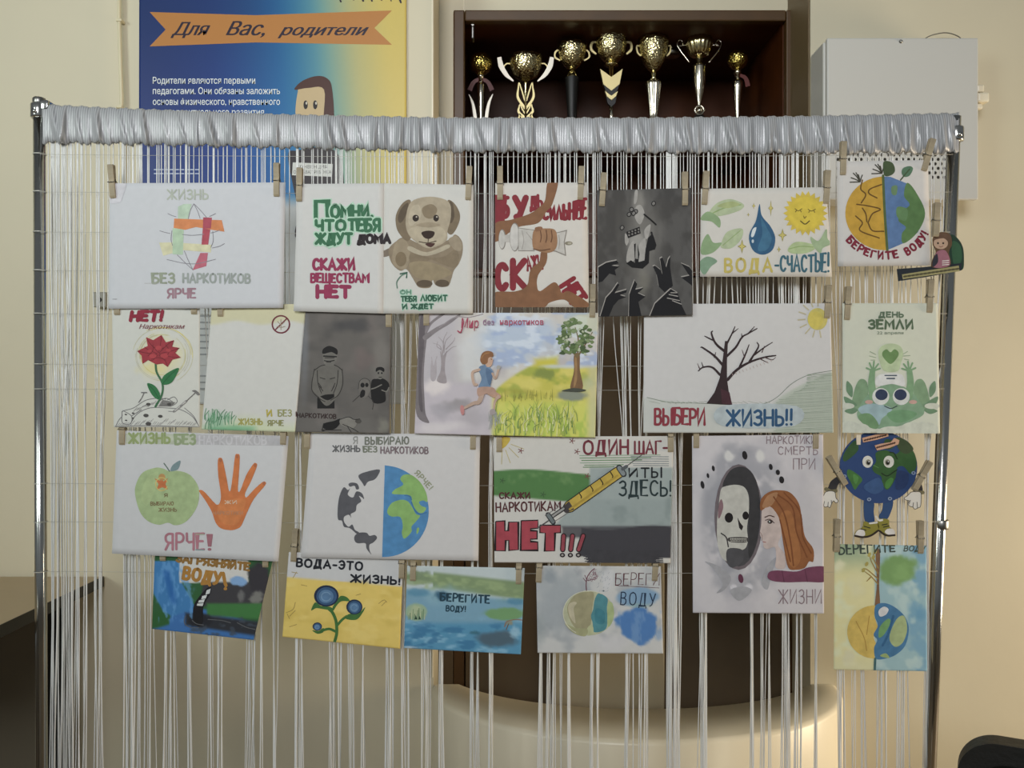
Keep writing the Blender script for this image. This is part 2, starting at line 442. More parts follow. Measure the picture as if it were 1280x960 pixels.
w.box(-3.2, xl, YW, YW+0.15, 0, 3.0); w.box(xr, 3.4, YW, YW+0.15, 0, 3.0); w.box(xl, xr, YW, YW+0.15, 2.62, 3.0)
w.box(-3.2, cl-0.002, YR, YR+0.1, 0, 3.0); w.box(cr+0.002, 3.4, YR, YR+0.1, 0, 3.0); w.box(cl-0.002, cr+0.002, YR, YR+0.1, ctop+0.002, 3.0)
struct(w.build('wall_back', M_WALL))
f = MB().box(-3.2, 3.4, -4.0, 2.7, -0.1, 0); struct(f.build('floor', M_FLOOR))
zt0 = .95
# thin raised plaster seam beside the niche and above the cabinet
t = MB().bbox(P(541, 0, YW).x-0.002, P(541, 0, YW).x+0.001, YW-0.003, YW+0.002, 0.6, 2.6, 0.0008); struct(t.build('trim_1', M_CREAM))
t = MB().bbox(P(580, 0, YR).x-0.0015, P(580, 0, YR).x+0.0015, YR-0.003, YR+0.001, ctop+0.004, 2.6, 0.0008); struct(t.build('trim_2', M_CREAM))

t = MB().bbox(xr-.004, xr-.0005, YW+.002, YR-.001, zt0, 2.6, .001); struct(t.build('reveal_strip', mat('olive brown strip', '#6f5e42', .5)))  # thin strip, darker than the wall, covering the right reveal of the niche
# half-round parapet in front of the niche
zt = CZ-0.665; cx = P(793, 0, YW).x
outer = [(cx+0.447*math.cos(a), 1.949+0.31*math.sin(a)) for a in [math.pi+math.pi*k/48 for k in range(49)]]
inner = []
for k in range(49):
    a = math.pi*1.155+(math.pi*0.69)*k/48
    inner.append((cx+0.44*math.cos(a), 2.08+0.28*math.sin(a)))
inner = [(x, min(y, 1.949)) for x, y in inner]
m = MB(); n = 49
prof = [(0, 0.0), (0, zt-0.010), (0.35, zt-0.003), (1.0, zt)]     # rounded outer lip
V = []; Fc = []
def lerp2(a, b, t): return (a[0]+(b[0]-a[0])*t, a[1]+(b[1]-a[1])*t)
rings = []
for k in range(n):
    o_, i_ = outer[k], inner[k]; d = math.hypot(o_[0]-i_[0], o_[1]-i_[1]); e = min(0.012/max(d, 1e-4), 0.4)
    rings.append([(*o_, 0), (*o_, zt-0.010), (*lerp2(o_, i_, e*0.3), zt-0.003), (*lerp2(o_, i_, e), zt), (*i_, zt), (*i_, 0)])
for r in rings: V += r
for k in range(n-1):
    for j in range(5): a = k*6+j; Fc.append((a, a+6, a+7, a+1))
    a = k*6+5; Fc.append((a, a+6, a+1, a-5))
m.add(V, Fc)
led = empty('niche_parapet', (cx, 1.8, 0), 'half-round cream painted parapet bulging out of the wall below the trophy niche', 'parapet'); led['kind'] = 'structure'
o = fix_normals(m.build('curved_wall', M_CREAM, led, True))

# ------------------------------------------------------------------ trophy cabinet
cab = empty('trophy_cabinet', (cl, YC, 0), 'dark brown wooden cabinet set into the wall niche, holding the trophies', 'cabinet')
D0, D1 = YC, 2.52
b = MB(); th = 0.02
b.box(cl+.001, cl+th, D0+.02, D1, 0, ctop-.001); b.box(cr-th, cr-.001, D0+.02, D1, 0, ctop-.001)
b.box(cl+th, cr-th, D0+.02, D1, ctop-th, ctop-.001); b.box(cl+th, cr-th, D1-0.012, D1, 0, ctop-th)
b.box(cl+th, cr-th, D0+.02, D1-0.012, 0.0, 0.08)
b.build('body', M_DARKWOOD, cab)
fr = MB(); sw = 0.026; topz = ctop
fr.bbox(cl, cl+sw, D0-.004, D0+.02, 0, topz, .003); fr.bbox(cr-sw*.7, cr, D0-.004, D0+.02, 0, topz, .003)
fr.bbox(cl+sw+.0005, cr-sw*.7-.0005, D0-.004, D0+.02, topz-.026, topz, .003)
fr.build('face_frame', M_FRAMEWOOD, cab)
zs = 1.866
MB().bbox(xl+.001, cl-.001, D0-.004, YR-.001, 0, .97, .002).build('filler_strip', mat('cabinet door', '#5c4e3c', 0.4, noise=0.12, nscale=7), cab)
MB().bbox(cl+th, cr-th, D0+.025, D1-.013, zs-.018, zs, .002).build('shelf', M_DARKWOOD, cab)
zd = P(0, 345, YC).z
MB().bbox(cl+th, cr-th, D0+.004, D1-.013, zd, zd+.018, .002).build('shelf', M_DARKWOOD, cab)
xm = P(836, 0, YC).x
M_DOOR = mat('cabinet door', '#5c4e3c', 0.4, noise=0.12, nscale=7); M_PANEL = mat('olive door panel', '#b3a68a', 0.5, noise=0.05, nscale=4)
for (a0, a1, pan) in ((cl+sw+.002, xm-.002, (P(690, 0, YC).x, P(829, 0, YC).x)), (xm+.002, cr-sw*.7-.002, None)):
    d = MB().bbox(a0, a1, D0-.006, D0+.014, .09, zd-.004, .003).build('door', M_DOOR, cab)
    if pan:
        d['_org'] = cab['_org']
        MB().bbox(pan[0], pan[1], D0-.022, D0-.005, .12, P(0, 620, YC).z, .004).build('door_panel', M_PANEL, d)
for (px, py) in ((708, 38), (840, 34)):
    c = P(px, py, 2.28); k = MB()
    k.lathe((c.x, 2.28, ctop-th), [(.004, -.012), (.016, -.016), (.022, -.012), (.024, 0)], 20)
    k.build('spotlight', M_STEEL if px > 800 else M_BLACK, cab, True)
for px in (591, 984):
    c = P(px, 38, 2.11); k = MB().bbox(c.x-.003, c.x+.003, 2.102, 2.13, c.z-.022, c.z+.018, .002)
    k.tube([(c.x, 2.11, c.z+.012), (c.x, 2.095, c.z+.01)], .004, 8); k.build('hinge', M_STEEL, cab)

# ------------------------------------------------------------------ trophies (drawn 2 mm to the pixel at 2.2 m)
def metal(name, col, rough, bump, scale):
    m = bpy.data.materials.new(name); m.use_nodes = True; nt = m.node_tree; b = nt.nodes['Principled BSDF']
    b.inputs['Base Color'].default_value = (*lin(hx(col)), 1); b.inputs['Metallic'].default_value = 1; b.inputs['Roughness'].default_value = rough
    if bump:
        tc = nt.nodes.new('ShaderNodeTexCoord'); v = nt.nodes.new('ShaderNodeTexVoronoi'); v.inputs['Scale'].default_value = scale; v.feature = 'SMOOTH_F1'
        nt.links.new(tc.outputs['Object'], v.inputs['Vector'])
        bp = nt.nodes.new('ShaderNodeBump'); bp.inputs['Strength'].default_value = bump; bp.inputs['Distance'].default_value = .004
        nt.links.new(v.outputs['Distance'], bp.inputs['Height']); nt.links.new(bp.outputs['Normal'], b.inputs['Normal'])
    return m
M_GOLD = metal('embossed gold', '#dccfa0', .2, .5, 240); M_GOLDS = metal('plain gold', '#dccfa2', .18, 0, 1); M_GOLDY = metal('yellow gold', '#c4b060', .2, .6, 260)
M_SILV = metal('trophy silver', '#d9d2c2', .2, 0, 1); M_SILVS = metal('satin silver', '#c9c3b6', .5, 0, 1); M_GOLDT = metal('satin gold', '#c9bb8c', .5, 0, 1); M_MARBLE = mat('black stone', '#100f0e', .5)
M_RIBBON = mat('dark red ribbon', '#5a1d18', .5)
YT = 2.2; K = YT/F
def tz(py): return P(0, py, YT).z
def prof(*pp): return lambda tp: [(r*K, tz(y)-zs) for r, y in pp]
def trophy(px, name, label):
    c = P(px, 0, YT); r = empty(name, (c.x, YT, zs), label, 'trophy', 'trophies on the cabinet shelf'); return r, (c.x, YT, zs)
def L(r, c, name, pts, m, **kw):
    k = MB().lathe(c, [(max(rr, .05)*K, tz(y)-zs) for rr, y in pts], **kw); return fix_normals(k.build(name, m, r, True))
def base_(r, c, w_=11):
    L(r, c, 'base', [(w_, 171.9), (w_, 166), (w_-2, 165), (w_-2, 161), (3, 160)], M_MARBLE, n=36)
def tp(c, dx, py, dy=0): return Vector((c[0]+dx*K, c[1]+dy*K, tz(py)))
def strip(pts, w0, d, name, m, r):
    """flat curved metal strap in the xz plane"""
    k = MB()
    q = crom([(p[0], p[1]) for p in pts], False, 6); wd = np.interp(np.linspace(0, 1, len(q)), np.linspace(0, 1, len(w0)), w0)
    C = Vector(pts_c); vs, fs = [], []
    for i, p in enumerate(q):
        t = q[min(i+1, len(q)-1)]-q[max(i-1, 0)]; t = t/(np.hypot(*t)+1e-9); nn = np.array((-t[1], t[0]))*wd[i]/2
        for (e, dd) in ((nn, -d/2), (nn, d/2), (-nn, d/2), (-nn, -d/2)):
            vs.append(tp(C, p[0]+e[0], p[1]+e[1], dd))
        if i:
            a = 4*(i-1)
            for j in range(4): fs.append((a+j, a+(j+1) % 4, a+4+(j+1) % 4, a+4+j))
    fs.append((0, 1, 2, 3)); e = 4*(len(q)-1); fs.append((e+3, e+2, e+1, e))
    k.add(vs, fs); return fix_normals(k.build(name, {M_SILV: M_SILVS, M_GOLDS: M_GOLDT}.get(m, m), r, False))
# 1 and 7: football trophies
for (px, top, rad, neck, lab) in ((601, 65, 14.5, 95, 'ball-topped trophy with silver leaf stem and red ribbon, leftmost on the shelf'),
                                  (922, 62, 12.5, 90, 'small ball-topped trophy with plain tapered silver stem, rightmost on the shelf')):
    r, c = trophy(px, 'ball_trophy', lab); pts_c = c
    zc = top+rad
    k = MB(); bm = bmesh.new(); bmesh.ops.create_icosphere(bm, subdivisions=4, radius=rad*K)
    k.add([v.co+tp(c, 0, zc) for v in bm.verts], [[v.index for v in f.verts] for f in bm.faces]); bm.free()
    k.build('ball', M_GOLDY, r, True)
    L(r, c, 'collar', [(2.5, zc+rad-1), (4.5, neck-1), (4.5, neck+2), (3, neck+3), (3, neck+7)], M_SILV, n=24)
    if px < 700:
        L(r, c, 'stem', [(3, neck+7), (5.5, neck+12), (5, neck+24), (4, 145), (4, 162)], M_SILV, n=8)
        for sg in (-1, 1): strip([(sg*5, 163), (sg*8, 140), (sg*10.5, 128), (sg*15, 118)], [4, 4, 3, .8], 3, 'leaf', M_SILV, r)
        for sg in (-1, 1): strip([(sg*2, neck+4), (sg*9, neck+8), (sg*14, neck+18)], [4, 5, 6], 1, 'ribbon', M_RIBBON, r)
    else:
        L(r, c, 'stem', [(3, neck+7), (7, neck+13), (6.5, neck+18), (3.2, 145), (2.6, 162)], M_SILV, n=6)
        strip([(3, neck+4), (10, neck+8), (13, neck+18)], [4, 5, 6], 1, 'ribbon', M_RIBBON, r)
    base_(r, c)
# 2: wide low cup with strap handles on a leaf stem
r, c = trophy(657, 'cup_trophy', 'wide low gold cup with pale strap handles on an openwork leaf stem'); pts_c = c
L(r, c, 'bowl', [(2, 103), (6, 100), (15, 95), (19.5, 86), (20.5, 78), (21, 71), (20.2, 70.6), (19, 78), (14, 90), (1, 96)], M_GOLD, n=48)
for sg in (-1, 1):
    strip([(sg*33, 72), (sg*30.5, 83), (sg*24, 94), (sg*15, 102)], [5, 6.5, 5, 1.5], 3, 'handle', M_SILV, r)
    strip([(sg*19, 80), (sg*24, 80), (sg*29, 86)], [1.4, 1.4, 1.4], 2, 'handle_brace', M_GOLDS, r)
L(r, c, 'stem', [(2, 102), (1.8, 104), (1.8, 162)], M_GOLDS, n=12)
for sg in (-1, 1):
    for (a, h_) in ((104, 30), (131, 15), (143, 15)):
        wv = 9 if a < 110 else 8
        strip([(sg*.5, a+h_+2), (sg*(wv+.5), a+h_*.62), (sg*wv, a+h_*.2), (sg*(wv-1), a), (sg*4, a+h_*.4), (sg*1, a+h_*.75)], [3, 3, 1.6, 1.2, 1.6, 1.4], 2.5, 'leaf', M_GOLDS, r)
base_(r, c)
# 3: gold cup on a black tapering column
r, c = trophy(715, 'cup_trophy', 'round gold cup on a solid black tapering column, third from the left'); pts_c = c
L(r, c, 'bowl', [(4, 87), (10, 82), (16, 73), (18, 62), (18.5, 56), (17.6, 55.5), (16, 64), (1, 78)], M_GOLD, n=48)
for sg in (-1, 1): strip([(sg*17, 62), (sg*21, 66), (sg*21, 72), (sg*15, 76)], [1.5, 2, 2, 1.5], 2, 'handle', M_GOLDS, r)
L(r, c, 'collar', [(4, 86), (4.5, 90), (6, 91), (7.5, 97), (7.5, 98)], M_GOLDS, n=28)
L(r, c, 'column', [(9, 97.6), (8.6, 98.5), (5.5, 150), (5, 163)], M_MARBLE, n=28)
base_(r, c)
# 4: tallest cup, chevron stem
r, c = trophy(764, 'cup_trophy', 'tallest gold cup with scalloped bowl on a gold and black chevron stem'); pts_c = c
L(r, c, 'bowl', [(3, 80), (10, 76), (16, 69), (19, 58), (19.5, 48), (20.5, 43), (19.5, 42.4), (18, 50), (14, 64), (1, 72)], M_GOLD, n=48, flute=8, fdepth=.02)
for sg in (-1, 1): strip([(sg*18, 53), (sg*24, 54), (sg*25, 62), (sg*19, 68)], [2, 3, 3, 2], 2.5, 'handle', M_GOLDS, r)
L(r, c, 'collar', [(3, 79), (9, 81), (9, 82), (3, 83), (2.4, 96)], M_GOLDS, n=28)
def chev(y0, y1, hw, h_, m, nm):
    k = MB(); pts = [(-hw, y0), (0, y0+h_), (hw, y0), (hw*.72, y1), (0, y1+h_*.8), (-hw*.72, y1)]
    k.prism([tp(c, x, y, -2.5) for x, y in pts], (0, 5*K, 0)); fix_normals(k.build(nm, M_GOLDT if m is M_GOLDS else m, r))
chev(87, 106, 14, 10, M_GOLDS, 'chevron'); chev(106.5, 114, 10, 8, M_MARBLE, 'chevron'); chev(114.5, 121, 8, 6, M_GOLDS, 'chevron'); chev(121.5, 130, 6.5, 5, M_MARBLE, 'chevron')
L(r, c, 'stem', [(2.4, 128), (2.4, 163)], M_SILV, n=12)
base_(r, c)
# 5: goblet on a fluted silver column
r, c = trophy(817, 'cup_trophy', 'tall yellow gold goblet on a fluted silver column'); pts_c = c
L(r, c, 'bowl', [(2, 91), (7, 87), (14, 77), (17.5, 65), (18.5, 55), (19.5, 49), (18.6, 48.6), (17, 58), (12, 76), (1, 84)], M_GOLD, n=48)
for sg in (-1, 1): strip([(sg*17, 58), (sg*21, 58), (sg*20, 66), (sg*16, 70)], [1.5, 2, 2, 1.5], 2, 'handle', M_GOLDS, r)
L(r, c, 'collar', [(2.5, 90), (3.5, 93), (2.8, 97), (4, 100)], M_GOLDS, n=24)
L(r, c, 'column', [(6, 100), (9, 103), (9, 106), (5.5, 140), (4.5, 163)], M_SILV, n=64, flute=14, fdepth=.07)
base_(r, c)
# 6: ribbed cup with scroll handles
r, c = trophy(874, 'cup_trophy', 'ribbed gold cup with curled wire handles above a silver cone stem'); pts_c = c
L(r, c, 'bowl', [(3, 72), (10, 70), (14, 64), (16, 56), (16.5, 52), (15, 50), (15.5, 47.5), (14.8, 47.2), (14, 52), (1, 66)], M_GOLDS, n=72, flute=18, fdepth=.05)
for sg in (-1, 1):
    k = MB(); k.tube([tp(c, sg*x, y) for x, y in crom([(12.5, 78), (17, 72), (24, 63), (27.5, 55), (25, 50), (21, 52), (22, 57), (25, 57)], False, 5)], 1.0*K, 8)
    k.tube([tp(c, sg*15, 56), tp(c, sg*22, 57)], .8*K, 8); k.build('handle', M_SILV, r, True)
L(r, c, 'collar', [(4, 71), (4.6, 74), (4, 80), (5, 82)], M_GOLDS, n=24)
L(r, c, 'stem', [(8.5, 82), (8.8, 84), (8, 104), (5.5, 116), (2.2, 131), (2, 133)], M_SILV, n=10)
k = MB(); ck = tp(c, 0, 138); rr = 6.5*K
k.add([ck+Vector((math.cos(a)*q, d, math.sin(a)*q)) for d, q in ((-.004, rr*.7), (-.004, rr), (.004, rr), (.004, rr*.7)) for a in [2*math.pi*i/24 for i in range(24)]],
      [(j*24+i, j*24+(i+1) % 24, ((j+1) % 4)*24+(i+1) % 24, ((j+1) % 4)*24+i) for j in range(4) for i in range(24)])
k.lathe((ck.x, ck.y, ck.z), [(3*K, -3*K), (3.2*K, 0), (3*K, 3*K)], 16); fix_normals(k.build('medallion', M_SILV, r, True))
L(r, c, 'foot', [(6, 145), (7.5, 148), (7.5, 162)], M_MARBLE, n=24)
base_(r, c)

# ------------------------------------------------------------------ white wall cabinet (right)
YB = 1.86
bx0, bx1 = P(1033, 0, YB).x, P(1222, 0, YB).x; bz1, bz0 = P(0, 48, YB).z, P(0, 250, YB).z
box = empty('wall_box', (bx0, YB, bz0), 'white metal electrical box with vent holes on the right wall', 'electrical box')
MB().bbox(bx0-.004, bx1-.02, YB+.008, YW-.001, bz0+.004, bz1-.004, .004).build('body', M_WHITEMETAL, box)
MB().bbox(bx0, bx1, YB-.004, YB+.008, bz0, bz1, .003).build('cover', M_WHITEMETAL, box)
M_HOLE = mat('vent hole', '#26231d', .8)
vh = MB(); n_ = 0
for j in range(7):
    for i in range(20):
        px = 1047+i*7.4+(j % 2)*3.7; py = 188+j*5.6
        if px > 1186: continue
        q = P(px, py, YB-.0042); a = 1.9*YB/F
        vh.prism([q+Vector((a*math.cos(t), 0, a*math.sin(t)*1.1)) for t in [2*math.pi*u/8 for u in range(8)]], (0, .0006, 0))
o = vh.build('vent_holes', M_HOLE, box); o['label'] = 'dark round vent holes in rows'
q = P(1126, 52, YB-.004); k = MB(); bm = bmesh.new(); bmesh.ops.create_uvsphere(bm, u_segments=12, v_segments=8, radius=.004)
k.add([v.co+q for v in bm.verts], [[v.index for v in f.verts] for f in bm.faces]); bm.free(); k.build('screw', M_STEEL, box, True)
q = P(1226, 122, YB+.03); k = MB(); k.bbox(q.x-.012, q.x+.013, q.y-.012, q.y+.012, q.z-.013, q.z+.008, .004); k.bbox(q.x-.012, q.x+.004, q.y-.009, q.y+.009, q.z+.009, q.z+.026, .004)
k.bbox(q.x-.012, q.x+.002, q.y-.006, q.y+.006, q.z-.026, q.z-.014, .003); k.build('cable_gland', M_CREAM, box)
k = MB().tube([P(x, y, 1.925) for x, y in crom([(1155, 49), (1165, 44), (1182, 41), (1197, 45), (1204, 52)], False)], .0012, 6)
tag(k.build('wire', mat('grey cable', '#6b685f', .5), None, True), 'thin grey wire looping over the top of the white box', 'wire')

# ------------------------------------------------------------------ conduit and outlet (left wall)
k = MB(); M_COND = mat('painted conduit', '#d9cfae', .45)
con = empty('wall_conduit', P(151, 60, 1.935), 'cream painted vertical cable pipe left of the blue poster', 'pipe')
k.tube([P(149, y, 1.937) for y in (-60, 20, 27)]+[P(150, 60, 1.937), P(152, 120, 1.937), P(150, 300, 1.937), P(150, 470, 1.937)], .0042, 10); k.build('pipe', M_COND, con, True)
for y in (26, 134):
    q = P(149.5, y, 1.937); MB().bbox(q.x-.006, q.x+.007, q.y-.006, YW-.0005, q.z-.003, q.z+.003, .0015).build('clip', M_COND, con)
q = P(126, 375, 1.93); out = empty('cable_outlet', q, 'small grey square outlet with a dark hole at the left wall', 'outlet')
MB().bbox(q.x-.015, q.x+.014, 1.925, YW-.0005, q.z-.016, q.z+.017, .002).build('housing', mat('grey plastic', '#8d8a7e', .5), out)
k = MB(); k.prism([Vector((q.x+.005*math.cos(a), 1.9245, q.z+.005*math.sin(a))) for a in [2*math.pi*i/14 for i in range(14)]], (0, .002, 0)); k.build('hole', M_HOLE, out)

# ------------------------------------------------------------------ table (left) and chair (right)
tx, tzp = -0.904, CZ-240/F*YW
tb = empty('side_table', (-1.5, 1.6, 0), 'beige topped table with black edge band at the left', 'table')
MB().bbox(-2.3, tx, 1.15, 1.944, tzp-.022, tzp, .001).build('tabletop', mat('beige laminate', '#b59f7c', .4, noise=.05, nscale=5), tb)
e = MB(); e.bbox(tx, tx+.002, 1.148, 1.946, tzp-.0225, tzp+.0005, .0006); e.bbox(-2.3, tx+.002, 1.148, 1.150, tzp-.0225, tzp+.0005, .0006); e.build('edge_band', M_BLACK, tb)
for (x, y) in ((tx-.06, 1.2), (tx-.06, 1.88), (-2.24, 1.2), (-2.24, 1.88)):
    MB().bbox(x-.018, x+.018, y-.018, y+.018, 0.0, tzp-.022, .002).build('leg', M_BLACK, tb)
MB().bbox(-2.2, tx-.08, 1.86, 1.875, tzp-.4, tzp-.022, .002).build('modesty_panel', mat('grey brown board', '#6e6656', .6), tb)

ch = empty('padded_chair', (0.86, 1.3, 0), 'black padded chair back poking up in the lower right corner', 'chair')
M_CH = mat('black vinyl', '#1b1913', .55, bump=.15, bscale=120); M_CH2 = mat('dark rubber', '#25221a', .6)
# back shell: rounded top, turned about 35 degrees from the camera
def shell(x0, x1, ztop, depth, yoff, rad, nm, m_, z0=.46):
    rot = Matrix.Rotation(math.radians(-28), 4, 'Z'); org = Vector((0.607, 1.2, 0))
    pts = []
    for k_ in range(13):
        a = math.pi-math.pi/2*k_/12; pts.append((x0+rad+rad*math.cos(a), ztop-rad+rad*math.sin(a)))
    for k_ in range(13):
        a = math.pi/2-math.pi/2*k_/12; pts.append((x1-rad+rad*math.cos(a), ztop-rad+rad*math.sin(a)))
    pts += [(x1, z0), (x0, z0)]
    k = MB(); k.prism([org+rot@Vector((x, yoff, z)) for x, z in pts], rot@Vector((0, depth, 0)))
    o_ = fix_normals(k.build(nm, m_, ch)); bv = o_.modifiers.new('bev', 'BEVEL'); bv.width = .008; bv.segments = 3; bv.limit_method = 'ANGLE'
shell(0, .42, .768, .035, 0, .05, 'backrest', M_CH)
shell(.015, .405, .742, .02, -.022, .05, 'back_cushion', M_CH, .5)
rot = Matrix.Rotation(math.radians(-28), 4, 'Z'); org = Vector((0.607, 1.2, 0)); T4 = Matrix.Translation(org) @ rot
MB().box(0, .42, -.40, .0, .42, .47, T4).build('seat', M_CH, ch)
for (x, y) in ((.03, -.37), (.39, -.37), (.03, .0), (.39, .0)):
    k = MB().tube([T4 @ Vector((x, y, 0)), T4 @ Vector((x, y, .43))], .012, 10); k.build('leg', M_STEEL, ch, True)
# ------------------------------------------------------------------ rack and string curtain
YRK = 1.475
rk = empty('display_rack', P(600, 480, YRK), 'chrome tube rack frame carrying the white string curtain', 'rack')
def pole(pts, r):
    return MB().tube(pts, r, 18).build('pole', M_CHROME, rk, True)
pl_top, pl_bot = P(49, 124, YRK), P(53.5, 1400, YRK); pl_bot.z = .02
pr_top, pr_bot = P(1193, 146, YRK), P(1146, 1400, YRK); pr_bot.z = .02
pole([pl_top, pl_bot], .0095); pole([pr_top, pr_bot], .0105)
hb_x = [48, 150, 320, 560, 800, 1000, 1195]; hb_t = [130, 135, 142, 147, 147, 145, 141]; hb_b = [179, 180, 184, 190, 191, 192, 192]
bar = [P(x, np.interp(x, hb_x, hb_t)+15, YRK) for x in np.linspace(48, 1193, 20)]
MB().tube(bar, .008, 14).build('crossbar', M_CHROME, rk, True)
for (px, py) in ((49, 139), (1194, 168)):
    q = P(px, py, YRK); k = MB(); k.lathe((q.x, q.y, q.z), [(.0125, -.012), (.0135, -.010), (.0135, .010), (.0125, .012)], 20)
    k.bbox(q.x+.004 if px < 600 else q.x-.02, q.x+.02 if px < 600 else q.x-.004, q.y-.01, q.y+.01, q.z+.0, q.z+.016, .002)
    k.tube([(q.x, q.y-.012, q.z-.004), (q.x, q.y-.018, q.z-.004)], .0035, 8); k.build('clamp', M_CHROME, rk, True)
q = P(49, 124, YRK); k = MB().lathe((q.x, q.y, q.z), [(.0102, -.014), (.0105, 0), (.009, .002)], 18); k.build('end_cap', M_STEEL, rk, True)
q = P(1176, 655, YRK); k = MB().lathe((q.x, q.y, q.z), [(.0115, -.008), (.0125, -.006), (.0125, .006), (.0115, .008)], 18); k.build('coupling', M_STEEL, rk, True)
for p_ in (pl_bot, pr_bot):
    k = MB().tube([(p_.x, 1.475-.26, .02), (p_.x, 1.475+.26, .02)], .0125, 12); k.build('foot', M_CHROME, rk, True)
M_LINE = mat('clear line', '#bdbbb0', .3)
for py, sag in ((193, 3), (240, 2), (290, 2), (338, 3), (392, 2), (455, 3), (486, 2), (604, 3), (652, 2), (714, 3)):
    xr_ = 1193-(py-150)*.037
    k = MB().tube([P(50+(xr_-50)*t, py+sag*4*t*(1-t), 1.463) for t in np.linspace(0, 1, 24)], .00035, 5); k.build('line', M_LINE, rk, True)
    k = MB()                                                           # the knot round the left pole
    q = P(49+py*.003, py, YRK); k.add([(q.x+.0105*math.cos(a), q.y+.0105*math.sin(a), q.z+dz) for dz in (-.0007, .0007) for a in [2*math.pi*i/16 for i in range(16)]],
        [(i, (i+1) % 16, 16+(i+1) % 16, 16+i) for i in range(16)]); k.build('line_knot', M_LINE, rk)

cur = empty('string_curtain', P(620, 165, YRK), 'white shiny string curtain with a gathered satin header band on the rack', 'curtain')
def satin():
    m = bpy.data.materials.new('white corded satin'); m.use_nodes = True; nt = m.node_tree; b = nt.nodes['Principled BSDF']
    b.inputs['Roughness'].default_value = .33; b.inputs['Metallic'].default_value = .1
    tc = nt.nodes.new('ShaderNodeTexCoord'); w_ = nt.nodes.new('ShaderNodeTexWave'); w_.bands_direction = 'X'; w_.inputs['Scale'].default_value = 80; w_.inputs['Distortion'].default_value = .3
    nt.links.new(tc.outputs['Object'], w_.inputs['Vector'])
    cr = nt.nodes.new('ShaderNodeValToRGB'); cr.color_ramp.elements[0].color = (.31, .315, .325, 1); cr.color_ramp.elements[1].color = (.52, .525, .535, 1)
    nt.links.new(w_.outputs['Fac'], cr.inputs['Fac']); nt.links.new(cr.outputs['Color'], b.inputs['Base Color'])
    n = nt.nodes.new('ShaderNodeTexNoise'); n.inputs['Scale'].default_value = 900; nt.links.new(tc.outputs['Object'], n.inputs['Vector'])
    ad = nt.nodes.new('ShaderNodeMath'); ad.operation = 'ADD'; nt.links.new(w_.outputs['Fac'], ad.inputs[0]); nt.links.new(n.outputs['Fac'], ad.inputs[1])
    bp = nt.nodes.new('ShaderNodeBump'); bp.inputs['Strength'].default_value = .3; bp.inputs['Distance'].default_value = .0006
    nt.links.new(ad.outputs[0], bp.inputs['Height']); nt.links.new(bp.outputs['Normal'], b.inputs['Normal']); return m
M_SATIN = satin()
ridges = [68,77,97,108,121,133,152,163,180,205,226,245,262,283,290,318,345,366,393,410,428,447,468,479,500,512,523,543,556,562,576,598,622,634,652,664,690,714,745,755,783,803,812,832,842,849,860,872,893,913,920,938,962,969,985,1002,1025,1040,1058,1077,1092,1110,1122,1138,1150,1166,1172,1180,1189]
rnd = random.Random(5)
rg = [(x, rnd.uniform(2.0, 4.2), rnd.choice((.25,.4,.7,1.0,1.2)), rnd.uniform(-4, 14)) for x in ridges]
xs = np.linspace(53, 1199, 760); NV = 26
vs_, fs_ = [], []
for i, x in enumerate(xs):
    t = np.interp(x, hb_x, hb_t)+.7*math.sin(x*.35)+.4*math.sin(x*.9+1); b_ = np.interp(x, hb_x, hb_b)+1.6*math.sin(x*.23+2)+1.2*math.sin(x*.7)
    for j in range(NV):
        a = 2*math.pi*j/NV                                 # 0 = top, front at pi/2
        v = (1-math.cos(a))/2
        d = .0115*(abs(math.sin(a))**.4)*(1 if math.sin(a) >= 0 else -1)
        amp = 0
        if math.sin(a) > -.2:
            for (rx, sg, am, sl) in rg:
                u = (x-(rx+sl*(v-.5)))/sg
                if abs(u) < 3: amp += am*math.exp(-u*u)*(.35+.65*v)
        d += .0115*min(amp, 1.25)*max(0, math.sin(a))**.6
        vs_.append(P(x, t+(b_-t)*v, YRK-d-.0))
    if i:
        for j in range(NV):
            j2 = (j+1) % NV; fs_.append(((i-1)*NV+j, i*NV+j, i*NV+j2, (i-1)*NV+j2))
fs_.append(tuple(range(NV))); e_ = (len(xs)-1)*NV; fs_.append(tuple(e_+j for j in range(NV))[::-1])
fix_normals(mesh_obj('header_band', vs_, fs_, M_SATIN, cur, None, True))
# strings: evenly spread under the band, gathering into hanks further down
bund = [(66,4),(72,5),(78,6),(84,6),(90,6),(96,5),(106,2),(120,3),(126,2),(157,4),(163,5),(168,5),(175,4),(183,2),(189,2),(207,3),(214,4),(219,1),(236,5),(263,3),(275,4),(312,6),(318,1),(327,4),(343,2),(371,7),(376,3),(415,4),(420,4),(427,2),(435,2),(439,2),(454,2),(483,4),(489,4),(503,5),(510,3),(530,4),(535,4),(552,7),(590,4),(597,4),(614,4),
        (676,3),(686,5),(692,3),(700,2),(711,2),(741,5),(748,5),(783,5),(789,2),(800,2),(808,2),(836,5),(840,8),(845,8),(850,3),(876,3),(882,5),(940,3),(951,4),(961,4),(980,6),(985,5),(997,4),(1002,4),(1020,3),(1049,3),(1054,3),(1068,1),(1078,3),(1100,4),(1106,3),(1124,5),(1130,5),(1158,2)]
tops = []
for i in range(190):
    xt = 62+(1190-62)*(i+.5)/190; tops.append((xt, min((b for b, n_ in bund), key=lambda b: abs(b-xt)*(1+.0*b))))
for b, n_ in bund:
    have = sum(1 for t_ in tops if t_[1] == b)
    for _ in range(max(1, n_-have)): tops.append((b+random.Random(b*7+_).uniform(-12, 12), b))
tops.sort(); slots = [t_[1] for t_ in tops]
M_STR = mat('shiny white thread', '#f1f1ee', .35, 0.0)
N = len(slots); sb = MB(); rnd = random.Random(11)
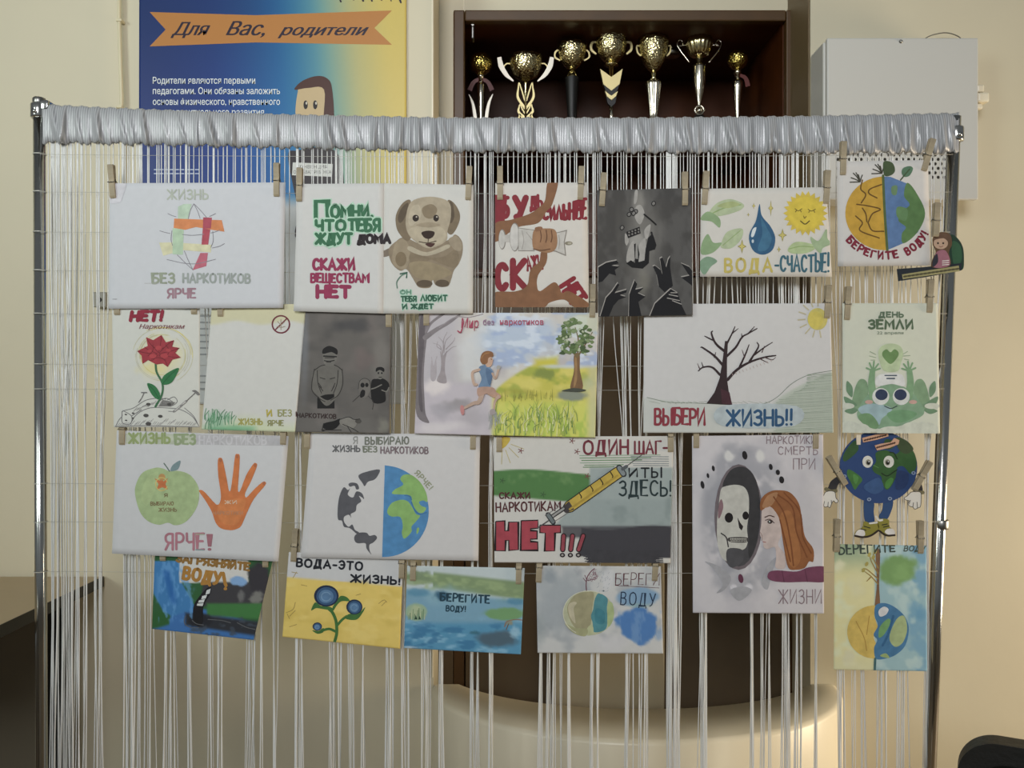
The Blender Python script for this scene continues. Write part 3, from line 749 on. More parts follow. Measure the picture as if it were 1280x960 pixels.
for i in range(N):
    xt = min(max(tops[i][0]+rnd.uniform(-1.2, 1.2), 60), 1192)
    if i % 9 == 0: xt += rnd.uniform(-4, 4)
    xb = slots[i]+rnd.gauss(0, 1.3); dy = rnd.uniform(-.006, .006)
    yt = np.interp(xt, hb_x, hb_b)-3; g0 = rnd.uniform(230, 380); g1 = rnd.uniform(560, 700)
    pts, rr = [], []
    ph, am, dr = rnd.uniform(0, 6), rnd.uniform(.2, 1.4), rnd.uniform(-7, 5)
    for y in [yt, 205, 240, 285, 330, 380, 430, 480, 530, 580, 630, 680, 730, 780, 830, 880, 930, 990, 1060, 1180, 1330]:
        t = sst(g0, g1, np.float64(y)); x = xt+(xb-xt)*float(t)+am*math.sin(y*.011+ph)*float(sst(180, 420, np.float64(y)))+dr*max(0, (y-780)/200)*(.6 if y > 780 else 0)
        pts.append(P(x, y, YRK-.002+dy*float(sst(180, 330, np.float64(y)))))
    sb.tube(pts, rnd.choice((.0007, .0008, .0010)), 5)
o = sb.build('strings', M_STR, cur, True); o['kind'] = 'stuff'; o['label'] = 'hanging white strings gathered into loose hanks'
# ------------------------------------------------------------------ the big printed poster on the wall
YP = YW-.006
S = sheet('parents', 'wall_poster', 'large blue and yellow printed wall poster with an orange ribbon title', [(174, -12), (508, -12), (508, 505), (173, 505)], YP, '#b9b9b2', (320, 0, .25), bend=(0, 0, 0), cat='poster', group=None, albedo=.56)
def w_(w):
    X = (w.X*.25+320)+(w.Y*.25-120)*-.10
    for a, b_, c in ((180, 330, '#1f3f86'), (260, 375, '#20689c'), (345, 425, '#5f8f93'), (395, 455, '#a3a377'), (430, 500, '#c2ae60')): w.mix(c, sst(a, b_, X))
    w.mix('#1a2f55', (1-sst(-20, 190, w.Y*.25))*.55*(1-sst(300, 420, X)))
    w.mix('#b5b9bb', sst(236, 262, w.Y*.25))
S.page('print', lambda w: (w.mix('#1b2f6c', np.ones(len(w.X))), w_(w)), step=3, mat_=M_PRINT); S.mat = M_PRINT
S.begin('ribbon_title', 'orange ribbon with dark script title')
zz = lambda x, y: ((x-320)*4, y*4)
S.poly([zz(187,15),zz(320,19),zz(490,13),zz(468,35),zz(490,56),zz(320,53),zz(187,58),zz(207,37)], '#b77a38', False)
for t_, a, b_, c, d in (('Для', 213, 262, 28, 44), ('Вас,', 282, 330, 27, 44), ('родители', 347, 460, 31, 44)):
    p0, p1 = zz(a, c), zz(b_, d); [S.text(t_, p0[0]+k_*1.6, p0[1], p1[0]+k_*1.6, p1[1], '#2b2233', .5, 0) for k_ in range(4)]
S.begin('printed_text', 'white printed lines on the blue')
for t_, a, b_, c in (('Родители являются первыми', 191, 319, 104.5), ('педагогами. Они обязаны заложить', 191, 350, 117.5), ('основы физического, нравственного', 191, 350, 131), ('и интеллектуального развития', 191, 330, 144)):
    p0, p1 = zz(a, c-8), zz(b_, c); S.text(t_, p0[0], p0[1], p1[0], p1[1], '#dfe4ea', 0, .006)
for y in (212, 217):
    for k_ in range(9): S.stroke([zz(193+k_*6.4, y), zz(197.5+k_*6.4, y)], 6, '#aab4cf', False)
for y in (395, 403, 411, 419, 427, 435, 443, 470, 478, 486):
    S.stroke([zz(200, y), zz(470-(y*7 % 60), y)], 8, '#8c9194', False)
S.begin('printed_picture', 'cartoon of a brown-haired person holding a booklet')
S.poly([zz(372,262),zz(360,196),zz(372,188),zz(400,184),zz(422,192),zz(430,230),zz(428,300),zz(372,300)], '#2a2326', True)
S.poly([zz(372,116),zz(378,105),zz(408,106),zz(412,140),zz(404,158),zz(384,160),zz(370,146)], '#c3ab80', True)
S.poly([zz(368,112),zz(378,101),zz(396,95),zz(409,98),zz(415,110),zz(417,150),zz(405,150),zz(405,112),zz(385,110)], '#4a2a22', True)
for x in (382, 394): S.ell(*zz(x, 131), 11, 22, '#241d1c'); S.ell(*zz(x+1, 129), 4, 7, '#cfc8b8')
S.poly([zz(366,203),zz(416,205),zz(415,221),zz(365,219)], '#c9cbc6', False)
for t_, a, b_, y in (('КОНВЕНЦИЯ', 371, 409, 210.5), ('О ПРАВАХ РЕБЁНКА', 367, 414, 217)):
    p0, p1 = zz(a, y-4), zz(b_, y); S.text(t_, p0[0], p0[1], p1[0], p1[1], '#3c3a3c')
S.begin('top_lettering')
for x, h_, wd in ((424, 4, 8), (440, 2, 5), (452, 3, 9), (463, 3, 8), (475, 2, 7), (487, 3, 6), (499, 5, 9)): S.stroke([zz(x, -3), zz(x+2, h_-2)], wd, '#2b2630', False)
S.end()

# ------------------------------------------------------------------ row one
GRP = "children's posters pinned to the string curtain"
def rough_line(S, pts, w, col): S.stroke(pts, w, col, True)
S = sheet('s1', 'paper_poster', 'white sheet with four crossed colour bands over a thin-lined globe, top left corner', [(137,229),(357,228),(354,385),(136,386)], R1, '#b3b4b7', (120, 215, .1953), bend=(.002, -.001, .002))
S.page('sheet')
S.begin('drawn_globe', 'coloured bands crossing a pencil globe')
S.poly([(525,222),(560,205),(612,204),(588,300),(562,362),(555,530),(490,526),(504,372),(524,300)], '#a9bca6', False)
S.poly([(404,452),(480,450),(738,465),(735,515),(560,500),(430,536)], '#c3bf9c', False)
S.poly([(490,360),(562,362),(556,528),(490,525)], '#a5bb9f', False)
S.poly([(686,290),(742,292),(718,465),(675,465),(682,380)], '#a44451', False)
S.poly([(500,298),(805,308),(822,382),(742,370),(640,352),(570,370),(497,358)], '#c67b4a', False)
S.poly([(686,290),(742,292),(735,362),(684,362)], '#a04453', False)
S.poly([(668,518),(716,518),(706,602),(618,628)], '#b05c6c', False)
for q in ([(626,203),(668,245),(708,292)],[(626,203),(604,245),(590,300)],[(626,203),(650,250),(666,296)],[(486,376),(480,430),(490,470)],[(747,380),(750,440),(735,482)],[(408,376),(440,386),(474,393)],[(460,266),(485,278),(512,286)],[(765,266),(745,276),(726,284)],[(552,400),(620,405),(690,398)],[(735,390),(760,384),(790,372)],[(745,486),(790,475),(822,458)],[(455,560),(560,583),(650,586),(765,558)],[(520,530),(570,580),(620,627)],[(565,505),(590,565),(620,627)]):
    S.stroke(q, 4, '#7d7a80')
S.begin('lettering')
S.letters('ЖИЗНЬ', 458, 116, 714, 174, '#a3a89c', 11); S.letters('БЕЗ', 362, 650, 500, 710, '#8b917f', 14); S.letters('НАРКОТИКОВ', 558, 652, 985, 708, '#8f9590', 13)
S.letters('ЯРЧЕ', 460, 746, 635, 804, '#93727c', 13); S.stroke([(310,712),(400,712)], 3, '#a5a5a2', False)
S.begin('folded_corner'); S.poly([(82,60),(190,62),(170,160),(150,195),(82,190)], '#bcbabf', True); S.end()

# dog poster: two pages taped side by side
ROOT = empty('two_page_poster', P(482, 230, R1), 'two-page white poster with green and crimson lettering and a brown painted dog', 'poster', GRP)
S = sheet('s2a', '', '', [(372,230),(480,229),(479,392),(367,389)], R1, '#bcbbb8', (360, 215, .1928), bend=(0, .002, 0), root=ROOT)
S.page('left_page')
S2 = sheet('s2b', '', '', [(479.5,229),(592,231),(591,392),(478,392)], R1+.0004, '#c6c4be', (360, 215, .1928), bend=(0, .002, 0), root=ROOT)
S2.page('right_page')
S.clip = False
HAL = ('#a9c9b2', 40)
S.begin('lettering', 'green, black and crimson marker lettering')
S.letters('П', 180, 186, 258, 296, '#35694a', 27, halo=HAL); S.letters('ОМНИ,', 282, 222, 545, 294, '#35694a', 22, halo=HAL)
S.letters('ЧТО', 182, 315, 370, 378, '#35694a', 21, halo=HAL); S.letters('ТЕБЯ', 395, 305, 592, 380, '#35694a', 21, halo=HAL)
S.letters('ЖДУТ', 182, 398, 412, 462, '#35694a', 21, halo=HAL); S.letters('ДОМА', 455, 406, 660, 458, '#2a2224', 20)
S.letters('СКАЖИ', 165, 568, 428, 632, '#8d2a4d', 20); S.letters('ВЕЩЕСТВАМ', 150, 660, 522, 714, '#8d2a4d', 15); S.letters('НЕТ', 190, 742, 400, 810, '#8d2a4d', 26, grow=(1.05, .95))
S.end()
S = S2
S.begin('painted_dog', 'brown watercolour dog'); S.clip = False
br = ('#8d7d66', '#84745c', '#ac9e86', '#7b6b54', '#5d4f3e')
S.poly([(668,492),(620,510),(575,530),(580,552),(640,548),(668,530)], '#7d6f60')
S.poly([(700,450),(760,425),(900,480),(1040,440),(1085,405),(1128,450),(1132,520),(1110,590),(1075,640),(1060,690),(1034,742),(960,735),(938,700),(922,748),(850,748),(815,700),(770,632),(725,640),(672,590),(652,505)], br[0])
S.poly([(700,455),(760,440),(790,520),(770,620),(715,625),(675,570)], '#9b8b72'); S.ell(732, 565, 36, 48, '#7f6e54')
S.poly([(800,525),(900,552),(1010,548),(1085,500),(1110,560),(1080,620),(1000,600),(930,570),(850,600),(790,580)], br[1])
S.poly([(790,590),(900,580),(1020,620),(1060,660),(960,700),(850,690),(800,650)], '#958568')
S.poly([(1040,440),(1090,415),(1125,460),(1120,510),(1075,500)], '#9c8d76'); S.ell(885, 724, 52, 24, br[4]); S.ell(1000, 722, 45, 24, br[4])
S.poly([(795,185),(745,200),(702,272),(700,345),(722,400),(772,448),(805,400),(790,300)], br[3]); S.poly([(780,200),(735,235),(712,300),(730,330),(765,280)], br[4])
S.poly([(1035,185),(1080,205),(1115,275),(1102,345),(1062,405),(1030,380),(1040,290)], br[3]); S.poly([(1045,200),(1068,205),(1078,290),(1052,330)], br[4])
S.poly([(800,192),(920,160),(1040,192),(1056,290),(1034,380),(1022,450),(915,495),(828,452),(775,392),(764,300)], br[2])
S.poly([(870,235),(930,208),(968,245),(935,300),(885,290)], '#87775e'); S.poly([(800,230),(850,215),(860,290),(800,350),(780,310)], '#b8ab93')
S.poly([(775,380),(850,350),(930,345),(1010,370),(1015,440),(915,482),(835,450)], '#b5a88f'); S.poly([(830,345),(910,325),(990,345),(910,360)], '#9d8e76')
S.poly([(790,480),(900,520),(1030,470),(1040,495),(900,545),(785,510)], '#b3a78f')
for x, rx in ((828, 21), (960, 18)): S.ell(x, 299, rx, 22, '#2f251f'); S.ell(x+5, 291, 5, 5, '#c2b8a8')
S.poly([(866,392),(910,380),(950,390),(940,420),(910,434),(880,422)], '#33231a'); S.stroke([(910,434),(908,455)], 5, '#4a3b2c', False); S.stroke([(850,452),(905,460),(960,448)], 6, '#4d3e30')
S.poly([(890,466),(952,462),(925,488)], '#4b2c26')
S.begin('lettering'); S.stroke([(708,752),(706,712),(735,672),(768,656)], 8, '#5f7d6c'); S.stroke([(728,660),(772,652),(768,685)], 9, '#355b49', False)
h2 = ('#a8cdb6', 18); S.letters('ОН', 730, 768, 795, 790, '#5d8570', 8, halo=h2); S.letters('ТЕБЯ', 735, 806, 830, 838, '#2f5a45', 10, halo=h2); S.letters('ЛЮБИТ', 862, 802, 1030, 834, '#2f5a45', 10, halo=h2)
S.letters('И', 742, 856, 770, 886, '#2f5a45', 10, halo=h2); S.letters('ЖДЁТ', 800, 856, 940, 884, '#2f5a45', 10, halo=h2); S.end()

S = sheet('s3', 'paper_poster', 'white sheet with a fist crushing a syringe between heavy red letters', [(619,229),(734,228),(736,384),(619,384)], R1, '#d3cec6', (600, 215, .21875), bend=(.003, .001, 0))
S.page('sheet')
S.begin('lettering', 'heavy red block lettering'); rd = '#8c2631'
S.poly([(86,130),(150,128),(140,300),(86,300)], rd, False); S.letters('Б', 132, 142, 160, 255, rd, 24); S.letters('У', 200, 142, 262, 255, rd, 36); S.letters('ДЬ', 290, 138, 355, 210, rd, 16, rot=-.04)
S.letters('СИЛЬНЕЕ', 362, 214, 604, 266, rd, 20, grow=(.9, 2.1), rot=-.0); S.letters('С', 100, 525, 150, 665, rd, 36); S.letters('К', 188, 500, 258, 660, rd, 36); S.letters('АЖИ', 272, 486, 358, 562, rd, 13, rot=-.12)
S.letters('НЕТ', 462, 566, 590, 655, rd, 26, rot=1.0)
S.begin('painted_arms', 'brown painted arm and hand')
S.poly([(388,56),(446,56),(412,185),(380,225),(330,292),(210,318),(86,400),(86,295),(180,272),(280,240),(340,200),(372,160)], '#8d6140')
S.poly([(352,440),(382,455),(378,520),(332,590),(326,650),(345,680),(420,630),(452,655),(470,692),(512,682),(630,760),(545,775),(482,730),(400,745),(340,780),(80,780),(80,690),(200,682),(268,650),(288,560),(340,510)], '#8d6140')
S.begin('painted_syringe', 'crumpled white syringe')
ol = '#8f877e'
S.ell(127, 385, 21, 58, ol); S.ell(125, 385, 17, 53, '#cdc8c0'); S.poly([(140,360),(190,355),(190,400),(140,400)], '#c2bcb4', False)
S.ell(199, 372, 30, 82, ol); S.ell(197, 372, 26, 77, '#d2cdc6'); S.poly([(218,318),(312,330),(312,452),(218,452)], ol, False); S.poly([(221,322),(312,334),(312,448),(221,448)], '#c9c4bc', False)
S.poly([(400,325),(440,345),(498,330),(484,400),(492,480),(432,455),(400,450)], ol, False); S.poly([(402,330),(440,350),(492,337),(478,400),(486,472),(434,450),(400,445)], '#cbc6be', False)
S.ell(507, 407, 22, 11, '#8d8672'); S.ell(512, 407, 12, 6, '#b3ac98')
for q in ([(240,335),(250,390),(240,440)],[(265,345),(300,390)],[(450,360),(455,400),(450,440)]): S.stroke(q, 4, '#a9a199')
S.begin('painted_fist', 'clenched fist'); 
S.poly([(303,345),(330,318),(355,322),(425,328),(442,380),(432,440),(385,462),(320,446),(300,420)], '#a67b57'); S.poly([(315,318),(350,312),(356,330),(320,340)], '#94694a')
for q in ([(345,335),(350,370),(345,400)],[(378,332),(382,370),(376,402)],[(408,334),(412,372),(406,400)],[(305,440),(350,448),(400,440)]): S.stroke(q, 6, '#6b472f')
S.end()

S = sheet('s4', 'paper_poster', 'dark grey painting with black hands reaching up around a falling figure', [(746,238),(864,235),(866,394),(748,396)], R1, '#5a5856', (600, 215, .21875), bend=(-.002, .002, .001), albedo=.11)
def w_(w):
    w.noise('#474543', 90, .35, .7, .8, 3, 1.6); w.blob(930, 420, 160, 340, '#7b7873', .9, .8, .2, 4); w.blob(905, 200, 50, 150, '#8d8a84', .8, .7, .2, 5); w.blob(900, 420, 70, 120, '#a3a09a', .8, .6, .2, 6); w.blob(930, 640, 60, 120, '#8b887c', .5, .8, .3, 8)
    w.blob(1010, 380, 25, 240, '#5c5a57', .5, .8, .2, 7); w.blob(790, 350, 25, 240, '#605d59', .4, .8, .2, 9)
S.page('sheet', w_, 2.0)
S.begin('painted_hands', 'black silhouettes of reaching hands with pale edges'); bk, pe = '#131216', '#a7a19a'
def hand(pts):
    S.poly([(x-3, y-6) for x, y in pts], pe, False); S.poly(pts, bk, False)
hand([(676,545),(722,518),(782,505),(792,522),(752,535),(797,540),(770,560),(778,592),(740,580),(700,625),(676,632)])
hand([(1088,482),(1086,540),(1102,650),(1060,692),(1022,655),(1010,590),(988,540),(1000,535),(1032,560),(1042,585),(1028,495),(1042,488),(1064,545),(1076,500)])
hand([(686,830),(720,720),(755,682),(788,634),(796,645),(770,692),(840,672),(836,688),(800,703),(836,714),(792,730),(762,765),(735,830)])
hand([(850,830),(853,700),(884,618),(898,640),(888,672),(935,662),(902,692),(946,712),(905,742),(918,800),(925,830)])
hand([(968,830),(1000,752),(1090,668),(1130,692),(1152,760),(1185,830)])
hand([(1150,522),(1196,542),(1215,566),(1215,652),(1150,602),(1196,592)])
for q in ([(1080,700),(1130,710)],[(1090,690),(1125,690)],[(1070,720),(1140,735)],[(1100,735),(1150,755)]): S.stroke(q, 5, pe, False)
S.begin('painted_glow', 'pale painted patches around the falling figure')
for q in ([(846,440),(880,395),(884,500),(838,515)],[(905,425),(945,380),(944,500),(906,512)],[(940,330),(975,300),(962,372),(945,380)],[(830,350),(850,385),(840,420),(828,400)],[(890,200),(920,190),(940,240),(915,300),(885,260)],[(885,110),(902,108),(895,170),(880,180)]): S.poly(q, '#aaa6a0')
S.begin('painted_figure', 'small falling black figure with pills and syringe')
S.poly([(880,412),(890,408),(887,495),(903,498),(900,412),(912,470),(905,515),(940,505),(946,440),(960,378),(985,350),(995,375),(1008,418),(1000,442),(968,452),(965,520),(930,552),(868,546),(836,522),(862,504),(886,520)], '#100f11', False)
for (x, y) in ((866,214),(890,226),(852,242),(812,318),(992,180),(878,236)): S.ell(x, y, 13, 15, '#1c1a1a', .5); S.ell(x, y, 8, 10, '#7d7a76', .5)
S.poly([(836,342),(912,312),(918,350),(845,378)], '#201d1d', False)
for i in range(4):
    for j in range(2): S.ell(852+i*18, 345+j*16-i*6, 5, 5, '#85827c')
S.stroke([(938,242),(975,272),(1005,300)], 9, '#151313', False); S.stroke([(980,345),(985,370)], 10, '#151313'); S.end()

S = sheet('s5', 'paper_poster', 'white sheet with a blue water drop, smiling yellow sun and green leaves', [(876,236),(1033,234),(1040,346),(875,346)], R1, '#c9c5bd', (860, 180, .28125), bend=(.002, 0, .002))
S.page('sheet')
S.begin('painted_leaves'); lf, ld = '#b0bd96', '#8aa478'
S.poly([(92,308),(130,262),(190,245),(247,268),(235,292),(180,312),(120,322)], lf); S.stroke([(100,312),(160,285),(235,270)], 5, '#8fa86b'); S.poly([(130,275),(190,255),(230,268),(180,285)], '#a7b27a')
S.poly([(55,335),(88,300),(140,330),(140,372),(105,345)], ld); S.poly([(148,440),(175,390),(240,376),(238,420),(195,462),(150,462)], lf); S.stroke([(155,450),(190,420),(232,385)], 4, '#94aa74')
S.poly([(62,440),(88,400),(112,438),(150,440),(112,482),(60,490)], ld); S.poly([(55,520),(90,500),(130,520),(102,545),(75,580),(55,560)], '#7f9c80')
S.poly([(443,468),(480,435),(552,445),(562,468),(520,486),(462,486)], '#afc08e'); S.stroke([(450,466),(500,455),(556,458)], 4, '#8fa86b')
S.poly([(545,412),(580,430),(615,378),(620,420),(640,442),(600,462),(588,486),(555,452)], '#9fb38b')
S.begin('painted_drop'); S.poly([(318,266),(328,318),(368,368),(388,418),(376,470),(335,492),(292,476),(272,430),(276,390),(302,340)], '#2f5d80'); S.poly([(325,330),(350,372),(372,420),(350,470),(310,470),(330,400)], '#3d6f8e'); S.poly([(280,410),(288,378),(304,372),(292,410)], '#cfd6d8'); S.ell(288, 432, 5, 8, '#c0ccd2')
S.begin('painted_sun', 'smiling yellow sun'); q = []
for k in range(44): a = 2*math.pi*k/44; r_ = 80 if k % 2 else 100; q.append((522+r_*math.cos(a), 308+r_*math.sin(a)))
S.poly(q, '#d2b944', False); S.ell(522, 308, 76, 74, '#d8bf3c')
for q in ([(476,288),(490,297),(506,288)],[(534,290),(548,298),(566,290)],[(482,295),(478,302)],[(500,295),(503,302)],[(540,297),(537,304)],[(560,297),(563,304)],[(514,320),(518,330),(525,322)]): S.stroke(q, 4, '#7a6a28')
S.stroke([(500,342),(520,356),(540,342)], 5, '#5f5626')
S.begin('painted_sparkles')
for (x, y, a, b_) in ((292,275,8,15),(368,285,11,36),(420,405,20,30),(240,455,20,32),(404,468,9,14),(268,314,6,9)):
    for m_, c_ in ((1, '#948a48'), (.72, '#c9bc6a')): S.poly([(x, y-b_*m_), (x+a*.3*m_, y-b_*.25*m_), (x+a*m_, y), (x+a*.3*m_, y+b_*.25*m_), (x, y+b_*m_), (x-a*.3*m_, y+b_*.25*m_), (x-a*m_, y), (x-a*.3*m_, y-b_*.25*m_)], c_, False)
S.begin('lettering', 'yellow and blue hand lettering'); S.letters('ВОДА', 165, 508, 372, 566, '#c3b158', 11, gap=.45); S.letters('-', 388, 510, 402, 562, '#3f6873', 9); S.letters('СЧАСТЬЕ!', 412, 496, 626, 566, '#3f6a78', 10, grow=(.92, 1.15)); S.end()

S = sheet('s6', 'paper_poster', 'white sheet with a globe half cracked yellow, half blue and green', [(1046,202),(1160,200),(1163,332),(1047,333)], R1, '#c6c2bd', (860, 180, .28125), bend=(.002, .001, 0))
S.page('sheet')
S.begin('painted_globe', 'globe split into a yellow and a blue half')
S.poly([(868,145)]+[(875-176*math.sin(a), 308-164*math.cos(a)) for a in np.linspace(.05, math.pi, 24)]+[(885,472)], '#c4992f', False)
S.poly([(868,145),(900,146),(985,180),(1022,232),(1052,308),(1022,392),(960,440),(885,472)], '#5a7aa6', False)
S.poly([(975,172),(1018,222),(1054,308),(1020,392),(958,442),(950,400),(968,370),(935,340),(950,300),(985,270),(960,230)], '#5d7f4c'); S.poly([(905,190),(930,186),(926,225),(906,222)], '#6b8a63'); S.poly([(930,280),(975,290),(968,340),(930,325)], '#66895a')
for q in ([(775,160),(768,200),(790,225),(770,262)],[(860,180),(810,200),(805,220),(840,240)],[(750,268),(800,275),(855,290),(820,310),(800,350)],[(775,285),(790,310),(795,345)],[(745,320),(775,350),(765,385),(850,418)],[(800,350),(820,385),(870,388)]): S.stroke(q, 6, '#6a4c1c')
S.stroke([(867,140),(874,300),(886,474)], 11, '#55663a')
for (x, y) in ((765, 168), (862, 130)):
    for dx, dy in ((-40,-18),(-30,-38),(-8,-32),(10,-30),(-45,2),(-18,-40)): S.stroke([(x, y), (x+dx*.5, y+dy*.6), (x+dx, y+dy)], 5, '#413f33')
S.poly([(868,82),(890,76),(912,88),(920,120),(900,140),(872,138)], '#48583a'); S.poly([(950,130),(955,108),(985,98),(1000,110),(985,140),(962,146)], '#55775c'); S.stroke([(945,160),(965,135),(985,112)], 6, '#45583c')
S.begin('lettering', 'dark red curved lettering')
arc = lambda a0, a1, rx, ry: (lambda t: ((875+rx*math.cos(math.radians(a0+(a1-a0)*t)), 308+ry*math.sin(math.radians(a0+(a1-a0)*t)), math.atan2(ry*math.cos(math.radians(a0+(a1-a0)*t))*(1 if a1 > a0 else -1), -rx*math.sin(math.radians(a0+(a1-a0)*t))*(1 if a1 > a0 else -1)))))
S.letters('БЕРЕГИТЕ', 0, 0, 250, 30, '#7f2537', 9, path=arc(143, 74, 214, 202), gap=.5); S.letters('ВОДУ!', 0, 0, 120, 30, '#7f2537', 9, path=arc(62, 26, 214, 210), gap=.4); S.end()

# ------------------------------------------------------------------ cut-outs with a shaped outline
class Cut:
    """a shaped card: an extruded outline with paint on its face"""
    def __init__(s, root, Y, zoom, pap='#b8b4ac'):
        s.root, s.Y = root, Y; s.S = Sheet(root, [(0,0),(1280,0),(1280,960),(0,960)], Y, pap, (0,0,0), zoom); s.S.clip = False
    def card(s, name, pts, col, Y=None, smooth=True, th=.0012, label=None):
        s.S.end(); Y = Y or s.Y; q = crom(pts, True, 6) if smooth else pts
        k = MB(); k.prism([P(*s.S.T(p), Y) for p in q], (0, th, 0))
        o = mesh_obj(name, k.v, k.f, M_PAPER, s.root, None, False, np.tile(s.S.c(col), (len(k.v), 1))); fix_normals(o)
        if label: o['label'] = label
        s.S.Y = Y; s.S.layer = 1; return s.S
ROOT = empty('girl_cutout', P(1168, 295, R1-.002), 'small card cut-out of a brown-haired girl in pink beside the rack pole', 'paper cut-out')
C_ = Cut(ROOT, R1-.002, (1080, 130, .25))
S = C_.card('arch_card', [(430,655),(465,668),(494,715),(500,780),(492,828),(440,835),(405,820),(410,720)], '#22352b'); S.begin('painted_green'); S.poly([(440,690),(480,705),(490,770),(470,810),(445,790)], '#2e5138'); S.end()
S = C_.card('strip_card', [(165,825),(300,815),(490,795),(486,832),(330,862),(172,886)], '#22272c', R1-.0035, False); S.begin('lettering', 'pale strip with dark lettering'); S.poly([(190,852),(474,808),(478,836),(194,876)], '#8f875a', False)
[S.stroke([(200+i*20, 863-i*2.9), (212+i*20, 861-i*2.9)], 9, '#4a4630', False) for i in range(14)]; S.end()
S = C_.card('girl_card', [(345,700),(350,660),(388,640),(430,652),(440,700),(425,740),(430,808),(345,818),(342,780),(360,740)], '#54402f', R1-.005); S.begin('painted_girl')
S.poly([(362,742),(410,735),(428,806),(348,815)], '#8f5c68'); S.ell(384, 696, 36, 30, '#ab8d76'); S.poly([(345,682),(352,655),(390,645),(432,660),(425,690),(400,672),(365,676)], '#5b4434')
for x in (370, 396): S.ell(x, 696, 5, 5, '#2e241f')
S.stroke([(376,711),(385,715),(394,710)], 3, '#7a4a40'); S.poly([(344,815),(345,780),(365,748),(370,790)], '#2a2a33'); 
for y in (785, 795, 805): S.stroke([(392,y),(424,y-3)], 4, '#d0c4bd', False)
S.end()
# ------------------------------------------------------------------ row two
S = sheet('s7', 'paper_poster', 'white sheet with a red flower growing from a pencilled heap of pills', [(140,378),(250,378),(250,534),(142,534)], R2, '#bdbdb6', (120, 380, .2031), bend=(.003, .001, 0))
S.page('sheet', lambda w: w.blob(405, 320, 190, 175, '#c9c197', .75, .7, .2, 3).blob(350, 400, 120, 60, '#cfc27c', .5, .8, .3, 4), 2.5)
S.begin('drawn_glow', 'yellow scribbled halo'); rnd = random.Random(3)
for i in range(16):
    r_ = 130+i*4; a0 = rnd.uniform(0, 360); S.ring(405+rnd.uniform(-8, 8), 315, r_, r_*.93, 3, rnd.choice(('#c6bf85', '#bdb996', '#cbbd6a', '#b7b4a0')), a0, a0+rnd.uniform(50, 120))
S.begin('drawn_heap', 'pencilled heap with holes, dice and syringes'); g_ = '#6d6b6c'
for q in ([(120,755),(140,715),(160,690),(165,660),(230,640),(300,595),(370,580),(430,585)],[(210,740),(250,680),(330,640),(440,640),(520,650),(590,690),(630,745)],[(160,660),(162,730),(210,738),(218,690),(165,655)],[(440,590),(480,572),(500,600),(470,625),(430,620)],[(380,600),(430,580),(470,600)],[(218,690),(280,650)],[(545,640),(600,690),(632,750)],[(120,755),(300,748),(632,758)]): S.stroke(q, 4, g_)
for i in range(42):
    x = 130+i*11.5; y = 735-26*math.sin((x-120)/510*math.pi)*rnd.uniform(.2, 1.2); S.stroke([(x, y+18), (x+16, y)], 2.5, '#908e8c', False)
for i in range(18): x = 230+i*9; y = 640-i*3+rnd.uniform(-4, 10); S.stroke([(x, y+14), (x+14, y)], 2.5, '#8d8b8a', False)
for i in range(16): x = 385+i*5; S.stroke([(x, 630), (x+26, 590+i)], 3, '#7a7876', False)
for (x, y, rx) in ((322,617,14),(450,618,13),(307,686,16),(395,691,14),(322,737,17),(183,680,7),(185,716,7),(228,672,8),(225,702,7)): S.ell(x, y, rx, rx*.65, '#4a4745')
S.stroke([(478,662),(520,628),(556,597)], 13, '#807e7c', False); S.stroke([(486,656),(550,602)], 7, '#b4b2ac', False); S.stroke([(556,597),(612,545)], 5, '#6b6967', False); S.poly([(590,535),(612,530),(640,555),(625,562),(608,545)], '#6f6d6b'); S.stroke([(446,660),(478,662)], 3, g_, False)
S.stroke([(262,605),(280,580),(294,550)], 5, g_, False); S.stroke([(280,545),(312,545)], 7, g_, False)
S.begin('drawn_flower', 'red flower with green stem')
S.stroke([(366,365),(373,420),(408,490),(404,560),(365,632)], 12, '#3c6a48'); S.poly([(405,492),(420,438),(508,393),(482,460),(450,492)], '#2d6f42'); S.poly([(314,490),(360,502),(392,550),(386,588),(345,560)], '#2d6f42'); S.stroke([(410,490),(450,445),(500,400)], 3, '#1f4d2f'); S.stroke([(320,494),(355,530),(385,580)], 3, '#1f4d2f')
S.poly([(253,290),(318,258),(308,204),(352,222),(402,191),(430,236),(480,222),(468,262),(512,270),(488,300),(522,330),(470,342),(440,387),(410,366),(370,372),(320,345),(286,368),(280,318)], '#98303a', False)
for q in [[(385,300),(330,240),(312,208)],[(385,300),(398,240),(402,196)],[(390,300),(440,250),(474,226)],[(390,305),(460,290),(510,272)],[(390,310),(460,325),(515,330)],[(388,315),(425,350),(438,380)],[(380,315),(350,345),(325,345)],[(375,310),(300,300),(258,290)],[(375,305),(320,280),(300,265)],[(340,340),(385,330),(430,345)],[(350,262),(390,280),(430,262)],[(320,320),(350,285),(350,250)],[(430,330),(450,290),(430,250)]]: S.stroke(q, 4, '#6d1f27')
for q in [(350,320,22,14),(420,320,24,14),(385,270,20,14),(330,290,14,10),(445,285,16,10)]: S.ell(*q, '#a83a40')
S.begin('lettering', 'crimson lettering'); S.letters('НЕТ!', 212, 46, 402, 100, '#8a2136', 22, slant=.18, grow=(1, 1.05)); S.text('Наркотикам', 264, 124, 546, 152, '#7b4049', .35, 0, .0); S.end()

